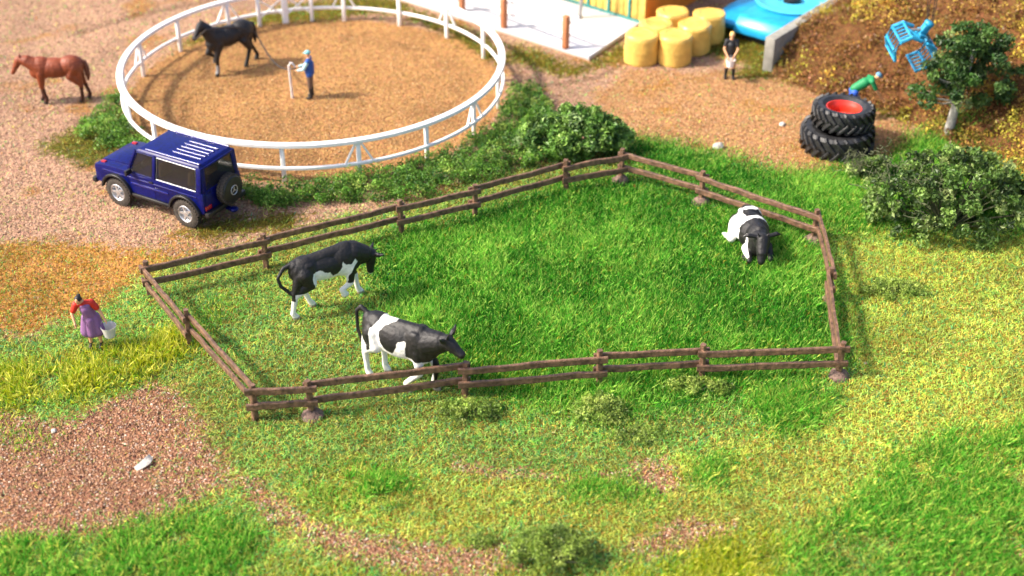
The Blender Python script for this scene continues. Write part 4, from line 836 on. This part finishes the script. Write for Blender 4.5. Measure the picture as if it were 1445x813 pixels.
# ------------------------------------------------ tractor tyres
def big_tyre(name_label, x, y, z, r, h, rin, rim, tilt=(0, 0), lugs=24, seed=0):
    t = thing('tractor_tyre', name_label, 'tyre', (x, y, z), rot=(tilt[0], tilt[1], seed), group='tractor tyres')
    H = h/2; prof = [(rin, -H*.55), (rin+.05, -H*.75), (r*.72, -H*.98), (r*.88, -H*.95), (r*.95, -H*.72), (r*.955, 0), (r*.95, H*.72), (r*.88, H*.95), (r*.72, H*.98), (rin+.05, H*.75), (rin, H*.55), (rin+.02, 0)]
    m = MB(); m.lathe(prof, 56, (0, 0, H), cap=False); n0 = 0; k = len(prof)-1; m.f += [(k*56+j, k*56+(j+1) % 56, (j+1) % 56, j) for j in range(56)]
    for i in range(lugs):
        for s in (-1, 1):
            a0 = 2*math.pi*(i+(.5 if s > 0 else 0))/lugs; P_ = []
            for u, rr in ((1.0, .90), (.80, .985), (.42, 1.0), (.02, 1.0)):
                a_ = a0+(1-u)*.30; P_.append((r*rr*math.cos(a_), r*rr*math.sin(a_), H+s*H*u))
            for p0, p1 in zip(P_[:-1], P_[1:]): m.beam(p0, p1, .085, .10, up=(p0[0], p0[1], 0))
    m.build('tread', M['rubber'], t, bevel=0)
    if rim:
        m = MB(); m.lathe([(rin+.04, H*1.60), (rin+.035, H*1.72), (rin-.0, H*1.72), (rin-.03, H*1.45), (rin-.07, H*1.2), (rin-.07, H*.7), (rin*.45, H*.62), (rin*.40, H*.80), (rin*.2, H*.80)], 44, (0, 0, 0), cap=None); w_ = m.build('rim', M['red'], t, True)
        m = MB(); m.lathe([(rin*.36, H*.79), (rin*.34, H*.90), (.02, H*.92)], 24); m.build('hub', M['steel'], w_, True)
        for i in range(8):
            a_ = 2*math.pi*i/8; m = MB(); m.lathe([(.018, H*.88), (.018, H*.96)], 6, (rin*.27*math.cos(a_), rin*.27*math.sin(a_), 0)); m.build('bolt', M['steel'], w_)
    return t
x, y = gp(1180, 206); z = hz(x, y)
big_tyre('largest black tractor tyre, bottom of the stack, without a rim', x, y, z-.02, 1.14, .80, .52, False, (R(1), R(-3)), 22, .3)
x2, y2 = x+.08, y+.05
big_tyre('black tractor tyre with red rim lying on top of the stack', x2, y2, z+.80, .96, .66, .53, True, (R(-2), R(2)), 22, .1)
# ------------------------------------------------ straw bales
bs = [('front left bale of the yellow stack beside the white platform', 904, 86), ('front yellow bale just right of the front left one', 951, 87), ('yellow bale touching the front pair from behind right', 978, 71), ('rightmost yellow bale, nearest the blue machine', 998, 56),
      ('yellow bale half hidden behind the front left bale', 924, 71), ('rearmost yellow bale against the orange wall', 947, 53)]
proto = None
for lb, px, py in bs:
    x, y = gp(px, py)
    rn = random.Random(px); prof = []; N = 15
    for i in range(N): z = 1.08*i/(N-1); e = min(i, N-1-i); k = (.93 if e == 0 else .985 if e == 1 else 1)*(1+.012*math.sin(i*2.1)); prof.append(((.612+.007*(i % 2))*k, z))
    prof.append((.40, 1.10)); prof.append((.38, 1.085)); prof.append((.2, 1.09)); prof.append((.02, 1.08))
    m = MB(); m.lathe(prof, 36)
    m.v = [(a+.015*math.sin(b*9+c*5), b+.012*math.sin(a*8+c*7), c+.02*math.sin(a*6+b*5)*(c > .5)) for a, b, c in m.v]
    o = m.build('straw_bale', M['hay'], None, True); o.location = (x, y, hz(x, y)-.01); o.rotation_euler = (0, 0, rn.uniform(0, 6)); tag(o, lb, 'bale', 'round yellow bales')
# ------------------------------------------------ platform with brown posts, barn
Fc = Vector((*gp(831, 86, .0), 0)); Rc = Vector((*gp(903, 38, .0), 0)); Lv = (Vector((*gp(574, 0, .12), 0))-Fc); Lu = Lv.normalized(); Vu = (Rc-Fc).normalized()
def quad_slab(name, a, b, c, d, z0, z1, m, parent=None, bevel=0):
    mb = MB(); mb.add([(p.x, p.y, z0) for p in (a, b, c, d)]+[(p.x, p.y, z1) for p in (a, b, c, d)], [(0, 1, 2, 3), (7, 6, 5, 4), (0, 4, 5, 1), (1, 5, 6, 2), (2, 6, 7, 3), (3, 7, 4, 0)]); return mb.build(name, m, parent, bevel=bevel)
pt = thing('platform', 'pale white concrete platform in front of the yellow barn', 'platform', Fc)
Z = Vector(); quad_slab('slab', Z, Rc-Fc, Rc-Fc+Lu*17, Lu*17, .03, .17, M['slab'], pt, .01); quad_slab('board_edge', Z-Vu*.02-Lu*.02, Rc-Fc-Lu*.02, Rc-Fc+Lu*17, Lu*17-Vu*.02, -.2, .028, M['edge'], pt)
ft = thing('post_fence', 'row of orange brown square posts with white rails on the platform edge', 'fence', Fc)
pp = []
for px, py in ((798, 68), (711, 39), (652, 15), (596, -6), (545, -26)):
    g = Vector((*gp(px, py, .17), 0))-Fc; pp.append(g); m = MB(); m.beam((g.x, g.y, .17), (g.x, g.y, 1.42), .22, .22, up=(Lu.x, Lu.y, 0)); m.build('post', M['orangeblk'], ft, bevel=.03)
    for h in (.62, 1.12):
        m = MB(); m.box((g.x+.13*Vu.x, g.y+.13*Vu.y, h), (.16, .16, .12), Matrix.Rotation(math.atan2(Vu.y, Vu.x), 3, 'Z')); m.build('bracket', M['white'], ft)
for h in (.62, 1.12):
    a_, b_ = pp[0]+Vu*.15, pp[-1]+Vu*.15; m = MB(); m.beam((a_.x, a_.y, h), (b_.x, b_.y, h), .07, .10); m.build('rail', M['white'], ft)
x, y = gp(818, 25, .17); m = MB(); m.tube([(x, y, .17), (x+.02, y, .22)], [.14, .12], 14); m.tube([(x, y, .2), (x+.18, y+.05, 2.6)], .07, 12); tag(m.build('steel_pole', M['steel'], smooth=True), 'slanting steel pole standing on the white platform', 'pole')
Bc = Vector((*gp(906, 32, .17), 0)); bu = Vector((*gp(790, -4, .17), 0))-Bc; bu.normalize(); bv = Vector((-bu.y, bu.x, 0)); bv = bv if bv.y > 0 else -bv
barn = thing('barn', 'yellow plank barn with teal battens and orange side wall behind the bales', 'building', Bc); wl = 11.0
quad_slab('front_wall', Z, bu*wl, bu*wl+bv*.2, bv*.2, .175, 3.2, M['plank'], barn); rnd = random.Random(2)
for i in range(32):
    a_ = bu*(.22+i*.33); 
    if i % 3 == 1: quad_slab('batten', a_-bv*.06, a_+bu*.10-bv*.06, a_+bu*.10+bv*.0, a_+bv*.0, .18, 3.1, M['teal'], barn)
    else: quad_slab('plank', a_-bv*.03, a_+bu*.24-bv*.03, a_+bu*.24-bv*.002, a_-bv*.002, .18, 3.1, M['plank'], barn, .01)
quad_slab('foot_trim', bu*-.02-bv*.09, bu*wl-bv*.09, bu*wl-bv*.064, -bv*.064, .17, .26, M['teal'], barn)
quad_slab('side_wall', -bu*.10-bv*.0, bu*.0-bv*.0, bu*.0+bv*6, -bu*.10+bv*6, .0, 3.2, M['orange'], barn)
quad_slab('corner_trim', -bu*.16-bv*.08, bu*.04-bv*.08, bu*.04-bv*.002, -bu*.16-bv*.002, 0.05, 3.2, M['plank'], barn)
mb = MB(); z1 = 3.21; a_, b_, c_2, d_2 = -bu*.5-bv*.5, bu*(wl+.4)-bv*.5, bu*(wl+.4)+bv*6.4, -bu*.5+bv*6.4; e1, e2 = (a_+d_2)/2, (b_+c_2)/2
mb.add([(p.x, p.y, z1) for p in (a_, b_, c_2, d_2)]+[(e1.x, e1.y, 4.9), (e2.x, e2.y, 4.9)], [(0, 1, 2, 3), (0, 4, 5, 1), (3, 2, 5, 4), (0, 3, 4), (1, 5, 2)]); mb.build('roof', M['roof'], barn)
# ------------------------------------------------ concrete wall and blue machine
a_ = Vector((*gp(1087, 54, 1.25), 0)); b_ = Vector((*gp(1176, 0, 1.25), 0)); wd = (b_-a_).normalized(); wn = Vector((-wd.y, wd.x, 0))
wt = thing('retaining_wall', 'grey concrete retaining wall holding back the heather bank', 'wall', (a_.x, a_.y, 0), math.atan2(wd.y, wd.x))
m = MB(); m.prism([(-.0, -.2), (16, -.2), (16, 1.25), (.0, 1.25)], -.2, .2); m.build('wall_panel', M['concrete'], wt, bevel=.04)
def machine():
    o = a_+wn*1.45+wd*3.6; t = thing('blue_machine', 'sky blue machine with a round turntable beside the concrete wall', 'machine', (o.x, o.y, .0), math.atan2(wd.y, wd.x))
    m = MB(); m.prism([(-2.0, .30), (-2.0, .62), (-1.7, .95), (3.2, .95), (3.2, .30)], -1.0, 1.0); b = m.build('deck', M['cyan'], t, bevel=.10)
    m = MB(); m.prism([(-1.7, .25), (-1.9, .55), (-.6, .72), (1.2, .72), (1.2, .25)], .9, 2.1); m.build('side_shield', M['cyan'], t, bevel=.12)
    m = MB(); m.box((.6, 0, .16), (4.6, 1.5, .34)); m.build('chassis', M['black'], t)
    m = MB(); m.lathe([(1.35, .955), (1.42, 1.03), (1.30, 1.08), (1.22, 1.02), (.9, 1.00), (.62, 1.10), (.55, 1.08), (.5, .98), (.30, .97)], 48, (.55, .0, 0)); tt = m.build('turntable', M['cyan2'], t, True)
    m = MB(); m.lathe([(.34, .98), (.34, 1.12), (.28, 1.16), (.02, 1.16)], 24, (.55, .0, 0)); m.build('hub', M['black'], tt, True)
    for x in (-1.2, 2.4):
        for y in (-.82, .82):
            m = MB(); m.lathe([(.28, -.1), (.30, 0), (.28, .1)], 20, (x, y, .28), Matrix.Rotation(R(90), 3, 'X')); m.build('wheel', M['rubber'], t, True)
machine()
# ------------------------------------------------ crane grab
def grab():
    c = at_height(1288, 62, hit(1288, 75)[1]-2.2); t = thing('crane_grab', 'sky blue timber grab with comb tines hanging from cables over the bank', 'grab', c, rot=(R(8), R(28), R(8)), scale=.88); B = M['grabblue']
    m = MB(); m.box((0, 0, .70), (.26, .26, .34)); m.lathe([(.16, .86), (.20, .95), (.16, 1.05)], 14); m.build('head_block', B, t, bevel=.03)
    m = MB(); m.box((0, 0, .40), (.30, .5, .28)); m.build('pivot_frame', B, t, bevel=.04)
    for s in (-1, 1):
        arc = [Vector((s*.12, 0, .42)), Vector((s*.55, 0, .38)), Vector((s*.80, 0, .05)), Vector((s*.78, 0, -.35)), Vector((s*.50, 0, -.68))]
        j = MB()
        for y in (-.55, .55): j.tube([p+Vector((0, y, 0)) for p in arc], [.075, .085, .085, .075, .05], 8)
        j.beam(arc[0]+Vector((0, -.3, 0)), arc[1], .14, .14); jj = j.build('jaw', B, t, True)
        for k in (1, 2, 3, 4): b = MB(); b.beam(arc[k]+Vector((0, -.6, 0)), arc[k]+Vector((0, .6, 0)), .09, .09); b.build('crossbar', B, jj, bevel=.015)
        for y in (-.33, -.11, .11, .33): b = MB(); b.tube([p+Vector((0, y, 0)) for p in arc[1:]], [.035, .035, .035, .02], 6); b.build('tine', B, jj)
        b = MB(); b.tube([(s*.1, 0, .62), (s*.42, 0, .46)], .055, 8); b.build('ram', M['steel'], t, True)
    R_ = Matrix.Rotation(R(8), 3, 'Z') @ Matrix.Rotation(R(28), 3, 'Y') @ Matrix.Rotation(R(8), 3, 'X'); iv = R_.inverted()
    for dx, dy in ((-.12, 0), (.12, .05), (-.9, .1), (.35, -.1)):
        s0 = Vector((max(-.1, min(.1, dx)), dy, .98)) ; m = MB(); m.tube([s0, s0+iv @ Vector((dx*.8-.2, 0, 9))], .018, 5); m.build('cable', M['rope'], t)
grab()
# ------------------------------------------------ tree, bushes, shrubs
def tree():
    x, y, z = hit(1338, 186); o = thing('tree', 'leafy tree with smooth grey trunk at the foot of the bank', 'tree', (x, y, z-.1))
    m = MB(); m.tube([(0, 0, 0), (.05, 0, .6), (.10, .02, 1.2), (.25, .05, 1.9), (.35, .1, 2.8)], [.17, .145, .13, .10, .05], 12)
    rn = random.Random(4); cs, rs = [], []
    for i in range(95):
        L_ = [(-.55, -.3, 1.9, .75), (.5, -.2, 2.7, .95), (1.2, .1, 2.0, .8), (.3, .6, 2.4, .9), (-.2, .1, 2.9, .7), (1.0, .4, 3.1, .55)][i % 6]; v_ = 1.18*Vector((rn.gauss(0, 1), rn.gauss(0, 1), rn.gauss(0, .8))).normalized()*L_[3]*rn.uniform(.5, 1)
        c = Vector(L_[:3])+v_; cs.append(c); rs.append(rn.uniform(.18, .38))
        if i % 6 == 0: s = Vector((.15, .03, rn.uniform(1.1, 1.9))); m.tube([s, s.lerp(c, .5)+Vector((0, 0, -.08)), c], [.045, .03, .012], 6)
    m.build('trunk', M['bark'], o, True)
    flakes('crown', cs, rs, 110, .080, [lin(66, 104, 44, .8), lin(96, 130, 60, .8), lin(44, 74, 34, .8), lin(142, 160, 92, .8)], [5, 4, 4, 1.2], parent=o, shell=.4)
tree()
def bush(name, label, px, py, rx, ry, h, nclump, cr, per, size, pal, wts, zlow=.15, twigs=True, seed=1, cat='bush', group=None, wiry=0):
    x, y = gp(px, py); o = thing(name, label, cat, (x, y, hz(x, y)), group=group); rn = random.Random(seed); cs, rs = [], []; m = MB()
    for i in range(nclump):
        a = rn.uniform(0, 6.28); k = rn.random()**.5; r_ = rn.uniform(*cr); px_, py_ = rx*k*math.cos(a), ry*k*math.sin(a); top = h*math.sqrt(max(0, 1-k*k*.85))
        zz = rn.uniform(zlow, max(zlow+.05, top-r_*.6)) if rn.random() < .45 else max(zlow, top-r_*.7)*rn.uniform(.85, 1.08)
        cs.append((px_, py_, zz)); rs.append(r_)
        if twigs and i % 3 == 0: m.tube([(px_*.15, py_*.15, 0), (px_*.6, py_*.6, zz*.6), (px_, py_, zz)], [.03, .02, .008], 5)
    for i in range(wiry):
        a = rn.uniform(2.2, 4.4); k = rn.uniform(.5, 1.05); p = Vector((rx*k*math.cos(a), ry*k*math.sin(a), h*rn.uniform(.4, .9))); pts = [p]
        for j in range(6): p = p+Vector((rn.uniform(-.16, .10), rn.uniform(-.12, .12), rn.uniform(-.08, .14))); pts.append(p)
        m.tube(pts, .011, 4)
    if m.v: m.build('stems', M['twig'], o)
    flakes('foliage', cs, rs, per, size, pal, wts, parent=o, shell=.45)
    return o
LG = [lin(100, 142, 58, 1.), lin(138, 172, 80, 1.), lin(58, 92, 36, .9), lin(180, 206, 140, 1.)]
bush('leafy_bush', 'dense leafy green bush behind the back corner of the paddock fence', 812, 216, 1.78, .85, 1.62, 130, (.18, .36), 90, .085, LG, [5, 4, 5, .8], .12)
WG = [lin(88, 122, 50, .85), lin(124, 154, 72, .9), lin(48, 70, 32, .8), lin(194, 210, 132, 1.)]
bush('leafy_bush', 'large wiry olive green bush outside the right corner of the paddock', 1335, 316, 2.45, 1.6, 2.3, 190, (.14, .32), 70, .075, WG, [5, 4, 5, .9], .10, seed=3, wiry=60)
bush('leafy_bush', 'loose wiry spray of leaves in front of the tractor tyres', 1232, 250, .85, .5, .75, 26, (.12, .24), 70, .060, WG, [5, 4, 4, 1.8], .10, seed=8, wiry=34)
OL = [lin(140, 162, 66, 1.05), lin(112, 142, 54, 1.05), lin(170, 184, 92, 1.05), lin(80, 104, 44, 1.)]
for i, (lb, px, py, rx, ry, h, n) in enumerate([
    ('small olive shrub below the front fence, near the walking cow', 665, 585, .75, .42, .45, 34), ('small olive shrub against the middle post of the front fence', 845, 585, .62, .45, .60, 32),
    ('dark olive shrub at the foot of a front fence post, right of the middle', 985, 552, .85, .35, .40, 30), ('larger dark green shrub in the near turf at the bottom', 778, 790, .85, .60, .85, 60),
    ('low olive shrub outside the paddock below the wiry bush', 1262, 412, 1.05, .42, .34, 38), ('tiny olive shrub beside the brown gravel strip', 683, 768, .24, .16, .20, 9), ('faint low shrub in the turf below the front fence middle', 905, 615, .7, .35, .18, 22),
    ('green shrub close to the fence behind the parked car', 385, 283, .7, .35, .30, 26)]):
    bush('shrub', lb, px, py, rx, ry, h, n, (.12, .26), 130, .032, OL if i != 7 else GR, [4, 4, 2.5, 2.5], .05, seed=20+i, cat='shrub', group='small shrubs in the turf')
# ------------------------------------------------ loose stones
def stone(px, py, r, label, flat=.6, seed=0):
    x, y = gp(px, py); rn = random.Random(seed); m = MB(); ell(m, (0, 0, r*flat*.5), (r, r*.75, r*flat)); m.v = [(a*(1+rn.uniform(-.12, .12)), b*(1+rn.uniform(-.12, .12)), c*(1+rn.uniform(-.1, .1))) for a, b, c in m.v]
    o = m.build('stone', M['stone'], None, False); o.location = (x, y, hz(x, y)); o.rotation_euler = (0, 0, rn.uniform(0, 3)); tag(o, label, 'stone', 'pale loose stones')
stone(1013, 209, .20, 'pale stone on the tan dirt between the bush and the tyres', .6, 1); stone(1104, 176, .13, 'small pale stone on the dirt left of the tyres', .5, 2)
stone(76, 608, .08, 'small white pebble at the left edge of the brown gravel', .6, 5); stone(1222, 512, .06, 'tiny pale pebble outside the right fence corner', .5, 6); stone(1158, 550, .07, 'tiny pale pebble beside the green tuft by the right corner footing', .6, 7)
x, y = gp(207, 658); m = MB(); V = []; F = []; n = 9
for i in range(n):
    t_ = i/(n-1)
    for s in (-1, 1): V += [(.24*(t_-.5)*2, s*(.05+.04*math.sin(3*t_))+.10*(t_-.5)**2*4, .03+.10*math.sin(2.6*t_)+.03*s)]
F = [(2*i, 2*i+1, 2*i+3, 2*i+2) for i in range(n-1)]; N_ = len(V); V2 = V+[(a, b, c-.015) for a, b, c in V]; F2 = F+[tuple(k+N_ for k in reversed(f)) for f in F]+[(0, N_, N_+1, 1), (2*n-2, 2*n-1, N_+2*n-1, N_+2*n-2)]+[(2*i+s, 2*i+2+s, N_+2*i+2+s, N_+2*i+s) for i in range(n-1) for s in (0, 1)]
m.add(V2, F2); o = m.build('bark_scrap', M['stone'], None, True); o.location = (x, y, hz(x, y)); o.rotation_euler = (0, 0, R(55)); tag(o, 'curled pale scrap lying in the middle of the brown gravel patch', 'scrap')
